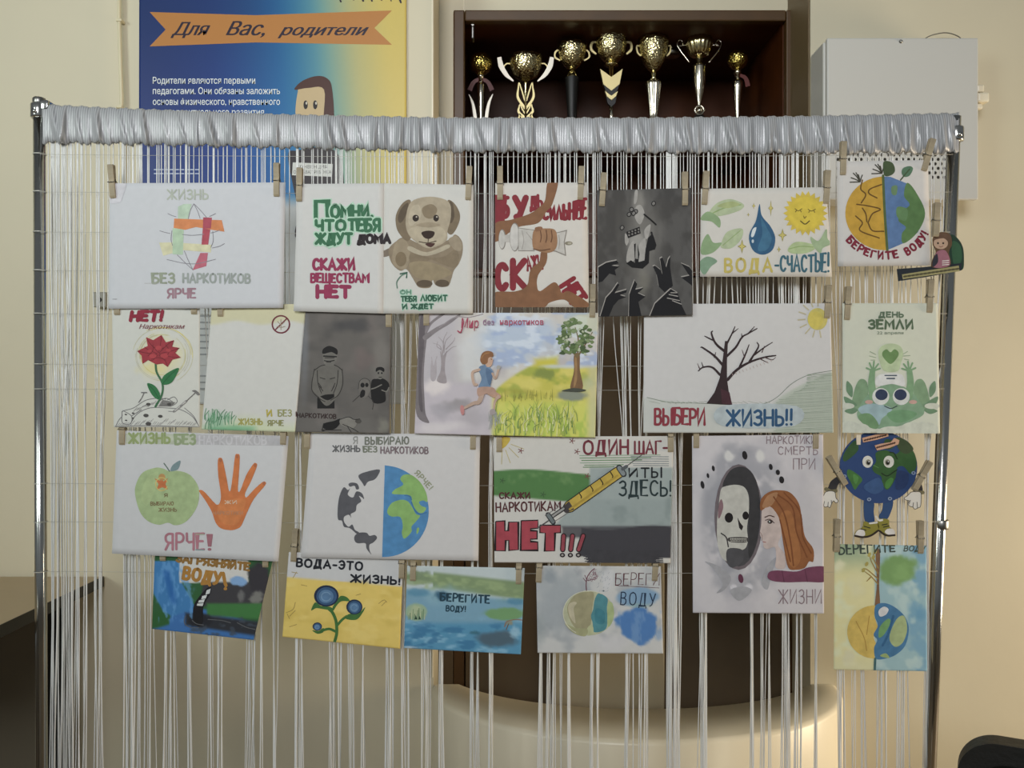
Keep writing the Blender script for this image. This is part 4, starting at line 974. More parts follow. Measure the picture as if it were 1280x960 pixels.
ROOT = empty('two_page_poster', P(320, 388, R2), 'two-page poster with a yellow-green lettered page joined to a grey page of ink people', 'poster', GRP)
S = sheet('s8', '', '', [(265,380),(383,380),(369,540),(252,537)], R2, '#c0bfba', (120, 380, .2031), bend=(.002, .001, .001), root=ROOT)
def w_(w):
    w.where('#bdb894', 115+12*np.sin(w.X*.02)-w.Y, 12, .8); w.where('#bcc4a0', w.Y-725-25*np.sin(w.X*.012), 50, .8); w.blob(740, 720, 110, 90, '#86ab8e', .8, .8, .5, 5); w.blob(800, 770, 240, 30, '#6aa07a', .8, .8, .6, 6)
S.page('colour_page', w_, 2.5)
S.begin('drawn_grass'); rnd = random.Random(8)
for i in range(34): x = rnd.uniform(665, 850); y = rnd.uniform(700, 770); S.stroke([(x, y), (x+rnd.uniform(-4, 8), y-30), (x+rnd.uniform(-6, 22), y-rnd.uniform(45, 75))], 4.5, rnd.choice(('#4d7f5c', '#5e8f6a', '#7ba985')), True)
S.begin('no_drugs_sign', 'dark red prohibition ring'); S.ring(1138, 125, 53, 53, 9, '#6d2a35'); S.stroke([(1100,162),(1176,88)], 8, '#6d2a35', False)
for q in ([(1138,158),(1138,95)],[(1138,130),(1118,108)],[(1138,130),(1160,110)],[(1138,145),(1115,138)],[(1138,145),(1163,138)]): S.stroke(q, 4, '#93806a', False)
S.begin('lettering', 'yellow and olive lettering'); S.letters('И', 1052, 652, 1080, 688, '#b3a53e', 11); S.letters('БЕЗ', 1122, 652, 1202, 690, '#90905c', 7); S.letters('ЖИЗНЬ', 878, 708, 1022, 742, '#a09a50', 8); S.letters('ЯРЧЕ', 1058, 716, 1152, 748, '#8b8a58', 7); S.letters('НА', 1232, 664, 1275, 690, '#4c3230', 7); S.end()
S = sheet('s9', '', '', [(383,380),(489,380),(487,542),(369,540)], R2-.0006, '#6f6b67', (370, 380, .177), bend=(.002, .001, .001), albedo=.15, root=ROOT)
def w_(w):
    w.noise('#5c5957', 160, .35, .7, .7, 2, .7); w.noise('#837b77', 200, .5, .8, .6, 12); w.blob(380, 150, 230, 60, '#4f4e50', .7, .8, .5, 5); w.blob(60, 300, 50, 420, '#878a90', .6, .8, .3, 6); w.blob(600, 400, 90, 350, '#8f8a84', .6, .8, .4, 7); w.blob(350, 860, 330, 90, '#7d7a75', .6, .8, .4, 8); w.blob(480, 400, 100, 130, '#82716f', .4, .8, .4, 9); w.blob(620, 860, 60, 90, '#989689', .6, .8, .4, 10)
S.page('grey_page', w_, 2.0)
ik = '#1d1b1b'
S.begin('drawn_man', 'ink drawing of a bare-chested man')
S.poly([(128,470),(200,430),(270,430),(325,462),(328,560),(300,640),(230,690),(170,660),(112,600),(112,540)], '#77736c')
S.poly([(195,340),(285,340),(288,400),(262,435),(212,435),(192,400)], '#7d7972'); S.poly([(190,352),(192,318),(235,296),(288,318),(290,358),(250,340)], ik)
S.poly([(150,660),(205,640),(270,635),(272,738),(150,738)], ik, False); S.poly([(160,650),(225,680),(300,640),(240,710),(200,712)], '#77736c')
for q in ([(130,460),(112,560),(118,620),(170,670),(205,690)],[(325,460),(330,560),(300,640),(245,680)],[(150,470),(155,560),(180,630)],[(298,470),(290,560),(265,630)],[(128,470),(170,440),(205,430)],[(270,430),(300,445),(328,470)],[(160,560),(180,590)],[(275,560),(258,600)],[(170,520),(205,530)],[(240,530),(275,520)],[(205,380),(270,380)],[(215,410),(245,410)],[(165,580),(190,615)],[(270,580),(250,615)]): S.stroke(q, 6, '#3d3936')
S.stroke([(195,368),(285,372)], 10, '#2b2827'); S.stroke([(200,400),(235,405),(270,398)], 7, '#2b2827')
S.begin('drawn_boy', 'ink drawing of a boy with folded arms'); S.poly([(532,548),(575,528),(620,528),(655,560),(658,600),(632,618),(628,690),(540,690)], ik); S.ell(594, 492, 28, 40, '#7f7b74'); S.poly([(565,478),(568,452),(598,444),(622,456),(620,480),(592,466)], ik); S.stroke([(530,600),(560,592),(604,570)], 8, '#85817a'); S.stroke([(606,608),(640,618),(656,590)], 7, '#85817a')
for x in (582, 606): S.ell(x, 488, 6, 7, ik)
S.stroke([(586,517),(604,517)], 5, ik)
S.begin('drawn_skull', 'ink ghost face'); S.poly([(440,600),(450,545),(485,525),(520,545),(528,600),(505,650),(470,662)], '#7b7670')
for q in ([(440,600),(450,545),(485,525),(520,545),(528,600)],[(455,640),(400,690)],[(510,650),(545,690),(540,745)]): S.stroke(q, 4, '#3f3b38')
S.ell(470, 573, 15, 17, ik); S.ell(500, 572, 12, 15, ik); S.poly([(455,625),(470,605),(488,615),(482,650),(455,660)], ik)
S.begin('drawn_lying_figure', 'ink figure lying down'); S.poly([(195,845),(270,825),(312,810),(306,850),(265,885),(200,882)], ik); S.poly([(312,815),(370,798),(430,830),(400,880),(320,855)], '#8d8981'); S.ell(440, 828, 22, 16, '#56524d')
for q in ([(312,815),(370,798),(410,815),(450,812)],[(330,850),(400,880),(440,905)],[(360,860),(390,905)],[(195,845),(185,895),(215,885)],[(180,890),(320,890)]): S.stroke(q, 5, '#2b2827')
S.begin('lettering'); S.letters('НАРКОТИКОВ', 8, 770, 282, 800, '#3c2b29', 6, rot=.03); S.end()

S = sheet('s10', 'paper_poster', 'watercolour of a boy running from a bare grey forest into a green meadow', [(524,391),(748,391),(744,547),(518,542)], R2, '#aeaaa4', (510, 380, .1953), bend=(.003, .002, .001))
def w_(w):
    X, Y = w.X, w.Y
    w.mix('#9d989c', (1-sst(250, 420, X))*.9); w.noise('#8d888b', 190, .45, .75, .5, 3)
    w.blob(690, 250, 330, 190, '#9aa5b4', .95, .7, .5, 4); w.noise('#8494ad', 80, .5, .7, .6, 5, .45) if False else None
    w.mix('#8795b0', sst(.52, .68, fbm(X*.5, Y, 60, 6))*sst(480, 560, X)*(1-sst(380, 430, Y))*.8)
    w.mix('#b3bac3', sst(.55, .7, fbm(X*.5, Y, 50, 16))*sst(420, 520, X)*(1-sst(400, 450, Y))*.8); w.blob(400, 330, 110, 250, '#b2b3b4', .7, .8, .4, 8)
    hill = 560-np.clip((X-560)/240, 0, 1)**.75*170+np.clip(X-820, 0, 400)*.04
    m = sst(-14, 14, Y-hill)*sst(520, 575, X+.0*Y)
    w.mix('#a59f4c', m); w.mix('#b7ad62', m*sst(.45, .7, fbm(X*.5, Y, 90, 21))*.8); w.mix('#7f8a3f', m*sst(.5, .7, fbm(X*.6, Y, 70, 22))*.7)
    w.mix('#b0b35e', m*(sst(560, 680, Y))*.8); w.mix('#8fa24c', m*sst(.45, .65, fbm(X*2, Y*.6, 60, 23))*sst(600, 700, Y)*.8); w.mix('#a9a58a', m*sst(1120, 1180, X)*.7)
    w.where('#a89f38', np.minimum(np.minimum(Y-348+.12*(X-880), 402-Y), np.minimum(X-815, 955-X)), 26, .9); w.blob(1010, 400, 240, 22, '#a7adb3', .8, .6, .3, 31); w.blob(870, 450, 80, 45, '#6a7440', .8, .5, .5, 32); w.blob(1050, 585, 115, 45, '#70756c', .95, .4, .3, 33); w.blob(700, 560, 120, 30, '#89853d', .6, .8, .5, 34); w.blob(1140, 520, 60, 80, '#9b9f82', .7, .8, .4, 36)
    g = (1-sst(500, 560, X))*sst(-25, 25, Y-505-.12*X*0)
    w.mix('#a49da2', g*.9); w.blob(190, 530, 110, 70, '#bdb5b3', .9, .6, .3, 40); w.blob(330, 640, 170, 60, '#7f7a7b', .8, .8, .5, 41); w.blob(430, 730, 160, 90, '#8f8a8d', .6, .9, .4, 42); w.blob(210, 790, 240, 55, '#b6b0b0', .8, .8, .4, 43); w.blob(215, 690, 110, 75, '#8b878c', .6, .8, .5, 44)
    w.blob(1130, 120, 190, 110, '#a5aa8f', .6, .9, .4, 46)
S.page('sheet', w_, 1.6)
S.begin('painted_bare_trees', 'bare grey trees'); gt = '#6b6466'
S.poly([(60,60),(128,60),(122,200),(108,330),(100,470),(105,600),(112,700),(135,762),(60,720),(45,560),(60,300)], gt); S.poly([(78,100),(110,90),(100,300),(85,480),(95,680),(70,640),(68,400)], '#575053')
S.stroke([(110,215),(180,165),(260,120),(330,70)], 26, '#746d6f', taper=(1.3, .5)); S.stroke([(115,180),(150,120),(230,60)], 16, '#746d6f'); S.stroke([(200,150),(300,85),(390,85),(480,65)], 6, '#857d7f')
S.poly([(205,300),(225,330),(248,300),(238,360),(236,430),(246,505),(185,492),(208,430),(212,360)], '#8a8183')
for q in ([(222,330),(205,270),(160,250)],[(222,320),(225,250),(195,210)],[(230,310),(240,240),(280,195)],[(235,320),(280,280),(310,270)],[(228,300),(228,230),(250,180)],[(242,290),(290,240),(300,215)],[(210,290),(185,270),(190,240)]): S.stroke(q, 6, '#8a8183', taper=(1, .4))
S.poly([(150,360),(165,400),(180,360),(178,480),(145,480)], '#989093')
for q in ([(160,400),(150,340)],[(165,400),(185,335)]): S.stroke(q, 4, '#989093', False)
S.begin('painted_green_tree', 'leafy green tree')
S.poly([(1062,330),(1098,320),(1100,420),(1118,540),(1040,545),(1062,430)], '#6d5236'); S.poly([(1066,350),(1080,345),(1082,480),(1060,535),(1068,430)], '#8a6b45'); rnd = random.Random(4)
for q in ([(1080,340),(1020,260),(980,220)],[(1085,330),(1090,230),(1070,150)],[(1090,330),(1140,250),(1180,180)]): S.stroke(q, 12, '#6a5a3c', taper=(1, .4))
for i in range(95):
    a, r_ = rnd.uniform(0, 6.28), rnd.uniform(.15, 1)**.6; x, y = 1065+120*r_*math.cos(a), 220+128*r_*math.sin(a)
    if y > 330 and 1050 < x < 1120: continue
    q = [(x+rnd.uniform(.6, 1)*rnd.choice((15, 20, 24))*math.cos(t), y+rnd.uniform(.6, 1)*14*math.sin(t)) for t in np.linspace(0, 5.6, 7)]; S.poly(q, rnd.choice(('#4d5f38', '#566a41', '#3f5030', '#627349', '#71805a')), True, 3)
for i in range(14): x, y = rnd.uniform(975, 1160), rnd.uniform(140, 330); S.ell(x, y, 9, 7, '#9aa287', rnd.uniform(0, 3))
S.poly([(985,555),(1060,538),(1140,550),(1100,562),(1030,560)], '#3f4239')
S.begin('painted_grass'); 
for i in range(120):
    x = rnd.uniform(540, 1090); y = rnd.uniform(715, 850); h_ = rnd.uniform(50, 120); S.stroke([(x, y), (x+rnd.uniform(-8, 12), y-h_*.55), (x+rnd.uniform(-35, 45), y-h_)], rnd.uniform(4, 8), rnd.choice(('#7e9143', '#8ea04f', '#6d8040', '#b9bb7c', '#c4c58f', '#5f7a45')), True, taper=(1, .2))
for i in range(40): x = rnd.uniform(600, 960); S.stroke([(x, 610+rnd.uniform(-30, 12)), (x+rnd.uniform(-4, 8), 560+rnd.uniform(-20, 25))], 4, '#84843c', False, taper=(1, .3))
for i in range(22): x = rnd.uniform(515, 590); S.stroke([(x, 760+rnd.uniform(-40, 40)), (x+rnd.uniform(-25, 25), 690)], 4, '#8c8f8d', False, taper=(1, .3))
S.begin('painted_boy', 'boy in a blue shirt running'); sk = '#a98f7d'
S.stroke([(478,560),(455,625),(420,635),(362,665)], 30, '#a58c7c', taper=(1.1, .55)); S.poly([(338,650),(356,655),(360,700),(345,710),(335,680)], '#a8706e'); S.stroke([(505,545),(545,575),(580,592)], 40, '#a1806a', taper=(1.3, .8)); S.stroke([(578,592),(556,625),(548,680)], 20, '#a58c7c', taper=(1, .6)); S.poly([(525,680),(552,672),(560,700),(530,712)], '#8f8583')
S.poly([(458,400),(500,390),(530,412),(546,440),(530,480),(528,530),(545,548),(470,552),(452,530),(470,480),(455,430)], '#5f7690'); S.poly([(500,410),(540,440),(525,520),(505,480)], '#4d6480'); S.poly([(450,535),(545,535),(560,580),(500,575),(450,590)], '#a08070')
S.stroke([(456,420),(412,440),(422,510),(438,515)], 17, sk); S.stroke([(540,445),(560,475),(580,415)], 14, sk); S.ell(580, 405, 14, 13, '#95938e'); S.poly([(492,360),(500,335),(540,345),(542,375),(528,400),(502,400)], '#ad8d78')
S.poly([(462,350),(475,315),(505,300),(540,308),(545,335),(515,345),(508,378),(480,385),(466,372)], '#7c5536'); S.stroke([(470,345),(490,320),(520,312)], 6, '#94693f'); S.stroke([(530,352),(536,354)], 4, '#3a2c25', False)
S.begin('lettering', 'red title'); S.text('Мир', 340, 92, 452, 152, '#94394f', .1, .006); S.text('без', 480, 100, 552, 134, '#80607a', 0, .012); S.text('наркотиков', 588, 96, 868, 132, '#9a4a5e', 0, .014); S.stroke([(318,172),(335,182),(345,160),(355,110)], 8, '#94394f'); S.end()

S = sheet('s11', 'paper_poster', 'large white sheet with a black bare tree, corner sun and red and blue lettering', [(805,380),(1038,379),(1042,541),(804,541)], R2, '#c6c4c2', (790, 370, .3125), bend=(.003, .001, -.002))
def w_(w):
    hill = np.where(w.X < 560, 408+.10*(w.X-60), 438-np.clip((w.X-560)/240, 0, 1)**.7*138)
    w.where('#b7bcb2', w.Y-hill, 4, .5); w.mix('#a7b1a2', sst(-5, 10, w.Y-hill)*sst(520, 620, w.X)*.6)
S.page('sheet', w_, 2.0)
S.begin('drawn_hill'); S.stroke([(60,406),(150,425),(250,428),(420,436),(520,432),(580,405),(640,350),(710,315),(800,298)], 2.2, '#74806f'); rnd = random.Random(2)
for i in range(40):
    y = 312+i*6; x0 = max(565, 800-(y-300)*2.0); S.stroke([(x0+rnd.uniform(0, 25), y+6), (700, y+rnd.uniform(-2, 3)), (802, y-4)], 1.6, rnd.choice(('#95a38f', '#a2ae9c', '#8b9a88')))
for i in range(22): x = 70+i*22; S.stroke([(x, 418+rnd.uniform(0, 8)), (x+20, 424+rnd.uniform(0, 8))], 1.5, '#a3ab9c', False)
S.begin('drawn_tree', 'bare black tree'); tr = '#36282a'
S.poly([(372,180),(384,180),(380,260),(380,330),(388,390),(402,436),(298,430),(330,385),(350,330),(362,260)], tr, False); S.poly([(355,370),(390,385),(400,434),(360,432)], '#4a2c33', False)
for q, w__ in (([(375,225),(335,190),(318,150),(322,140)],10),([(330,180),(300,165),(290,160)],6),([(362,275),(330,240),(285,208),(275,205)],10),([(330,245),(335,225)],5),([(352,315),(320,285),(285,285),(265,300)],9),([(285,285),(278,265)],5),([(270,290),(262,270)],4),([(380,240),(415,205),(440,165),(465,150),(500,130)],9),([(440,168),(438,150)],5),([(465,150),(490,122)],5),([(380,190),(400,150),(412,122)],7),([(400,150),(425,130)],5),([(382,335),(420,295),(470,265),(530,245),(575,238)],11),([(430,285),(455,230),(468,195)],8),([(450,245),(440,215)],4),([(470,262),(505,205),(500,185)],8),([(490,235),(530,205),(562,185)],6),([(510,250),(545,268)],4),([(520,225),(530,200)],4),([(530,245),(560,255),(575,245)],4)):
    S.stroke(q, w__, tr if w__ > 4.5 else '#51393b', True, taper=(1.1, .45))
for i in range(12): S.stroke([(400+i*14, 310-i*5), (404+i*14, 318-i*5)], 1.6, '#b09a94', False)
S.begin('drawn_sun'); S.ell(742, 92, 40, 44, '#cdbf66'); S.ell(735, 95, 30, 34, '#d3c25a')
for a in range(80, 290, 24): S.stroke([(742+50*math.cos(math.radians(a)), 90+50*math.sin(math.radians(a))), (742+78*math.cos(math.radians(a)), 90+76*math.sin(math.radians(a)))], 5, '#bcb391', False)
S.begin('lettering', 'red and blue marker lettering'); S.poly([(362,440),(658,440),(648,520),(362,520)], '#b4bfc2', True); S.letters('ВЫБЕРИ', 92, 450, 290, 514, '#8f3440', 10, gap=.24); S.letters('ЖИЗНЬ!!', 380, 456, 640, 516, '#2d5478', 11, gap=.26); S.end()

S = sheet('s12', 'paper_poster', 'pale green printed sheet with a smiling globe lifting a heart lamp', [(1053,379),(1172,379),(1175,542),(1053,541)], R2, '#bfc0b0', (790, 370, .3125), bend=(.002, .001, 0))
def w_(w):
    w.mix('#c3c6b6', sst(100, 500, w.Y)*.6); w.blob(1035, 230, 170, 130, '#c8cbb4', .5, .9, .1, 2)
S.page('sheet', w_, 3)
S.begin('printed_leaves'); gl = '#6b8a6b'
for sg in (-1, 1):
    f_ = lambda x: 1036+sg*(x-1036)
    S.poly([(f_(880),425),(f_(895),360),(f_(915),332),(f_(940),345),(f_(945),400),(f_(930),440),(f_(890),452)], '#7d9a77'); S.poly([(f_(860),340),(f_(882),365),(f_(880),405),(f_(858),380)], gl); S.poly([(f_(848),402),(f_(885),420),(f_(900),440),(f_(860),435)], gl); S.poly([(f_(850),460),(f_(880),448),(f_(905),455),(f_(880),472)], gl)
S.begin('printed_globe', 'smiling green and blue globe with raised arms')
S.poly([(900,470),(930,410),(985,365),(1040,352),(1100,370),(1150,420),(1168,470),(1120,500),(1060,522),(980,530),(920,505)], '#7f9f80'); S.poly([(905,450),(960,430),(1040,450),(1000,490),(985,515),(930,480)], '#97b0b4'); S.poly([(905,480),(950,470),(985,510),(975,532),(930,515)], '#6f9268'); S.poly([(1020,470),(1080,455),(1140,470),(1100,500),(1050,505)], '#6f9870')
for sg in (-1, 1):
    f_ = lambda x: 1036+sg*(x-1036)
    S.stroke([(f_(965),400),(f_(958),350),(f_(962),300)], 28, '#7d9f78', taper=(1.2, .8))
    for (x, y) in ((938,288),(950,268),(968,262),(985,272),(992,290)): S.stroke([(f_(964),300), (f_(x), y)], 7, '#7d9f78', False)
    S.ell(f_(995), 402, 34, 34, '#cdcfc9'); S.ell(f_(998), 395, 25, 22, '#333d58'); S.ell(f_(948), 424, 16, 8, '#c09a8e')
S.stroke([(1010,440),(1036,450),(1060,440)], 4, '#3e4c48')
S.begin('printed_lamp', 'lamp bulb with a green heart'); S.poly([(975,330),(1000,312),(1075,312),(1092,345),(1085,362),(1040,352),(980,360)], '#d6d8d0'); S.poly([(985,225),(1000,200),(1036,190),(1072,200),(1085,230),(1075,270),(1062,300),(1010,300),(992,265)], '#b3c29a')
S.poly([(1034,272),(1005,245),(1002,225),(1018,213),(1034,225),(1050,213),(1066,225),(1062,245)], '#6a8a55'); S.stroke([(1012,318),(1058,318)], 5, '#525d68', False); S.stroke([(1020,330),(1050,330)], 6, '#525d68', False)
for q in ([(950,240),(975,246)],[(952,222),(975,234)],[(1085,240),(1112,238)],[(1085,232),(1102,222)],[(955,256),(972,256)],[(1090,252),(1108,256)]): S.stroke(q, 3, '#98a68b', False)
S.begin('printed_clouds')
for (x, y, rx, ry) in ((870,535,45,35),(915,540,40,30),(1040,545,60,24),(1120,540,50,36),(1180,535,45,30),(860,440,30,12),(1200,440,30,12)): S.ell(x, y, rx, ry, '#c6c9b9')
S.begin('lettering', 'dark green printed lettering'); S.letters('ДЕНЬ', 988, 64, 1084, 84, '#5b6e58', 6); S.letters('ЗЕМЛИ', 948, 98, 1122, 130, '#55684f', 9); S.text('22 апреля', 980, 142, 1086, 153, '#6b7a68', 0, .008); S.end()
# ------------------------------------------------------------------ row three
S = sheet('s13', 'paper_poster', 'white sheet with a green apple and an orange hand print', [(146,538),(361,545),(348,702),(140,692)], R3, '#b9b9ba', (120, 530, .1953), bend=(.003, .002, .002))
S.page('sheet')
S.begin('title_strip', 'grey-green strip with pale title'); S.poly([(190,60),(640,66),(640,132),(190,126)], '#b0b6a2', False); S.poly([(640,66),(1200,75),(1198,140),(640,132)], '#aeacae', False)
S.letters('ЖИЗНЬ', 212, 62, 470, 122, '#8c9a66', 15); S.letters('БЕЗ', 508, 68, 634, 128, '#8c9a76', 15); S.letters('НАРКОТИКОВ', 662, 78, 1090, 130, '#bcbabd', 10)
S.begin('drawn_apple', 'green apple'); S.poly([(250,450),(258,380),(300,310),(380,280),(430,285),(470,302),(530,300),(600,325),(650,390),(660,450),(650,520),(610,590),(560,635),(505,648),(460,632),(400,645),(330,620),(280,560)], '#9eb180')
S.poly([(300,400),(340,330),(400,310),(380,420),(330,520),(290,480)], '#a5b784'); S.stroke([(470,302),(452,275),(435,252)], 7, '#5b6d62'); S.poly([(476,300),(492,262),(540,234),(528,285),(500,300)], '#74898c')
S.poly([(420,345),(432,368),(460,345),(445,385),(460,420),(425,405),(388,420),(400,385),(375,348),(408,362)], '#bf6d3d', False); S.ell(422, 340, 22, 22, '#b58a52'); S.ring(420, 385, 38, 42, 6, '#c6b268', 20, 340)
S.letters('Я', 438, 446, 456, 466, '#6d5a3c', 5); S.letters('ВЫБИРАЮ', 350, 498, 495, 520, '#7a6a48', 5); S.letters('ЖИЗНЬ', 402, 538, 515, 560, '#7a6a48', 5)
S.begin('drawn_hand', 'orange hand'); S.poly([(660,432),(672,422),(700,440),(770,515),(795,495),(798,440),(782,330),(780,232),(796,216),(812,235),(838,360),(850,425),(862,420),(876,320),(890,205),(905,192),(920,208),(914,330),(908,420),(922,428),(960,330),(1005,258),(1022,250),(1030,270),(990,370),(955,440),(962,470),(1010,420),(1065,372),(1085,372),(1080,395),(1010,480),(965,570),(930,650),(900,672),(860,680),(800,668),(765,630),(740,560),(700,490)], '#c4703a', True, 3)
S.poly([(800,500),(950,480),(940,560),(900,640),(820,640),(780,580)], '#c97941')
for (x, y) in ((797,232),(905,208),(1018,264),(1074,380)): S.ell(x, y, 9, 12, '#a8623f')
S.letters('ЖИ', 825, 490, 900, 510, '#cdb39a', 5); S.letters('НАРКОТИКИ', 750, 558, 940, 580, '#b9805c', 5)
S.begin('lettering', 'mauve lettering'); S.letters('ЯРЧЕ', 445, 698, 690, 802, '#a8707c', 15, gap=.32); S.poly([(706,704),(748,704),(738,785),(716,785)], '#9b6670', False); S.ell(726, 802, 12, 9, '#9b6670'); S.stroke([(640,805),(690,806)], 8, '#7d8f90', False); S.stroke([(640,706),(690,706)], 6, '#9a9f86', False); S.end()

S = sheet('s14', 'paper_poster', 'white sheet with a globe half grey land shapes and half blue and green', [(388,541),(600,543),(598,701),(376,697)], R3, '#b8b6b5', (370, 530, .1875), bend=(.002, .001, .001))
S.page('sheet')
S.begin('drawn_grey_lands', 'dark grey land shapes'); gk = '#55555a'
for q in ([(416,345),(470,318),(556,303),(545,345),(520,372),(480,385),(458,414),(444,395)],[(350,400),(372,390),(408,398),(420,430),(402,436),(390,412),(360,418)],[(318,422),(345,440),(360,430),(345,470),(380,490),(402,450),(440,462),(454,500),(440,490),(420,480),(435,515),(405,540),(398,580),(365,600),(368,625),(352,605),(320,620),(322,655),(350,685),(375,670),(392,705),(420,722),(405,732),(360,695),(320,685),(306,645),(280,635),(278,560),(290,480)],[(392,745),(420,725),(470,725),(490,745),(525,740),(540,760),(515,790),(490,805),(490,840),(502,870),(470,830),(462,795),(410,795),(390,775)]): S.poly(q, gk, True, 4)
S.begin('drawn_blue_half', 'blue half globe with green continents')
S.poly([(592,275)]+[(585+300*math.sin(a), 582-305*math.cos(a)) for a in np.linspace(.12, math.pi, 30)]+[(574,888)], '#467fae', False); gg = '#83ab62'
S.poly([(770,340),(830,390),(868,460),(876,520),(850,510),(820,520),(835,545),(868,560),(850,590),(820,592),(790,560),(770,510),(755,475),(700,470),(640,465),(660,435),(715,405),(695,370),(715,340)], gg, True, 3); S.poly([(610,570),(640,525),(700,505),(745,515),(775,555),(800,600),(828,612),(800,650),(770,685),(770,720),(722,765),(705,725),(712,680),(695,620),(640,618),(612,600)], gg, True, 3)
S.poly([(805,700),(818,690),(820,712),(805,735)], gg); S.stroke([(770,520),(790,570),(825,600),(870,590)], 8, '#3a6d97'); S.stroke([(725,475),(760,482),(770,505)], 8, '#3a6d97')
S.begin('lettering'); S.letters('Я', 384, 84, 408, 130, '#8a8a86', 8); S.letters('ВЫБИРАЮ', 462, 88, 750, 134, '#6f7268', 10); S.letters('ЖИЗНЬ', 246, 146, 424, 184, '#5f5f60', 9); S.letters('БЕЗ', 450, 150, 538, 186, '#74786a', 9); S.letters('НАРКОТИКОВ', 566, 154, 880, 196, '#75666a', 9); S.letters('ЯРЧЕ!', 0, 0, 130, 32, '#8b8f76', 8, path=lambda t: (790+100*t, 328+112*t, .84)); S.end()

S = sheet('s15', 'paper_poster', 'crowded colour poster with a big yellow syringe and outlined red letters', [(617,546),(842,545),(838,704),(618,703)], R3, '#d2cfc8', (605, 540, .1914), bend=(.002, .001, 0))
def w_(w):
    X, Y = w.X, w.Y
    w.where('#58814e', np.minimum(np.minimum(Y-262+18*np.sin(X*.006), 410+.08*X-Y), 780-X-.5*(Y-300)), 6); w.mix('#84a36d', sst(.55, .75, fbm(X, Y, 90, 4))*sst(255, 270, Y)*(1-sst(400, 420, Y))*(1-sst(600, 700, X))*.5)
    w.where('#a3adab', np.minimum(np.minimum(X-690+.0*Y, Y-232), 640-Y), 10); w.where('#9ba6a5', np.minimum(X-470-(600-Y)*.9, np.minimum(Y-440, 625-Y)), 12, .9); w.mix('#84908f', sst(.45, .7, fbm(X, Y, 110, 9))*sst(690, 720, X)*sst(232, 245, Y)*(1-sst(600, 640, Y))*.6)
    w.where('#46454a', np.minimum(np.minimum(Y-625-15*np.sin(X*.01), 800-Y+.02*X), X-640-.0*Y+(Y-620)*.15), 5); w.where('#46454a', np.minimum(np.minimum(Y-615, 690-Y), X-510), 10, .8)
S.page('sheet', w_, 1.8)
S.begin('drawn_background')
for i, y in enumerate((152, 168, 184, 200, 215, 228)): S.stroke([(640+rnd.uniform(-20, 20), y+2), (850-i*10, y), (1150-i*60, y-2)], 6, ('#9db59b', '#7f9f7a', '#6f9468')[i % 3], False)
for i, y in enumerate((160, 175, 190, 205, 218)): S.stroke([(960+i*4, y), (1205, y+2)], 6, '#9aa0a0', False)
S.poly([(90,38),(170,38),(150,85),(115,110),(90,100)], '#d3b849')
for a in (20, 45, 70, 92): S.stroke([(120+60*math.cos(math.radians(a)), 60+60*math.sin(math.radians(a))), (120+150*math.cos(math.radians(a)), 60+150*math.sin(math.radians(a)))], 4, '#c2b26a', False)
for (x, y) in ((240,122),(575,58),(608,128),(120,318),(385,408),(675,288)):
    for k in range(5): a = k*2*math.pi/5; S.stroke([(x, y), (x+18*math.cos(a), y+18*math.sin(a))], 5, '#86504e' if y < 300 else '#4a6b43', False)
for i in range(26): y = 770+i*3.2; x = 650+(i*37 % 60); S.stroke([(x, y), (1000, y+8+(i % 5)*3), (1185-(i*23 % 70), y+6)], 6, '#46454a', False)
S.begin('lettering', 'red, black and brown marker lettering')
S.letters('ОДИН', 652, 58, 940, 142, '#7d3440', 15, gap=.32, grow=(1.05, 1.1)); S.letters('ШАГ-', 985, 58, 1195, 140, '#7d3440', 13, gap=.3); S.letters('И', 948, 236, 1000, 290, '#22262a', 11); S.letters('ТЫ', 1028, 236, 1158, 296, '#22262a', 11); S.letters('ЗДЕСЬ!', 885, 318, 1222, 416, '#2a3a3c', 12, gap=.28)
S.letters('СКАЖИ', 102, 398, 298, 434, '#5b3032', 10); S.letters('НАРКОТИКАМ', 80, 464, 500, 522, '#5b3032', 10, rot=-.03)
for q in ([(80,588),(131,584),(133,648),(165,648),(165,592),(217,590),(221,768),(167,770),(165,706),(135,706),(135,773),(80,773)], [(246,583),(351,580),(349,625),(301,628),(301,650),(343,650),(343,695),(301,697),(301,722),(347,722),(349,766),(246,770)], [(369,612),(499,612),(497,654),(457,657),(457,775),(403,775),(404,659),(369,654)]):
    S.stroke(q+[q[0]], 15, '#2b2022', False); S.poly(q, '#b34653', False)
for (x0_, x1_) in ((520, 514), (578, 566), (648, 618)): S.stroke([(x0_, 678), (x1_, 768)], 36, '#2b2022', False); S.stroke([(x0_, 678), (x1_, 768)], 22, '#a04652', False); S.ell(x1_-2, 804, 17, 15, '#2b2022'); S.ell(x1_-2, 804, 8, 7, '#b8b2ac')
S.begin('drawn_syringe', 'yellow syringe with black outline')
S.stroke([(915,235),(1030,150)], 5, '#5a5656', False); S.stroke([(555,490),(880,262)], 80, '#2a2626', False); S.stroke([(555,490),(880,262)], 68, '#cdaf45', False); S.poly([(500,500),(555,452),(590,505),(535,530)], '#4b4446', False); S.stroke([(882,232),(912,275)], 40, '#32363a', True); S.stroke([(884,235),(910,272)], 28, '#8d9598', True); S.stroke([(905,242),(930,225)], 22, '#5d6265', False)
S.stroke([(560,505),(870,285)], 14, '#b79a3b', False)
for (x, y) in ((630,410),(705,365),(770,322),(835,275)): S.stroke([(x-10, y-14), (x+6, y+12), (x+4, y+22)], 7, '#3b3020')
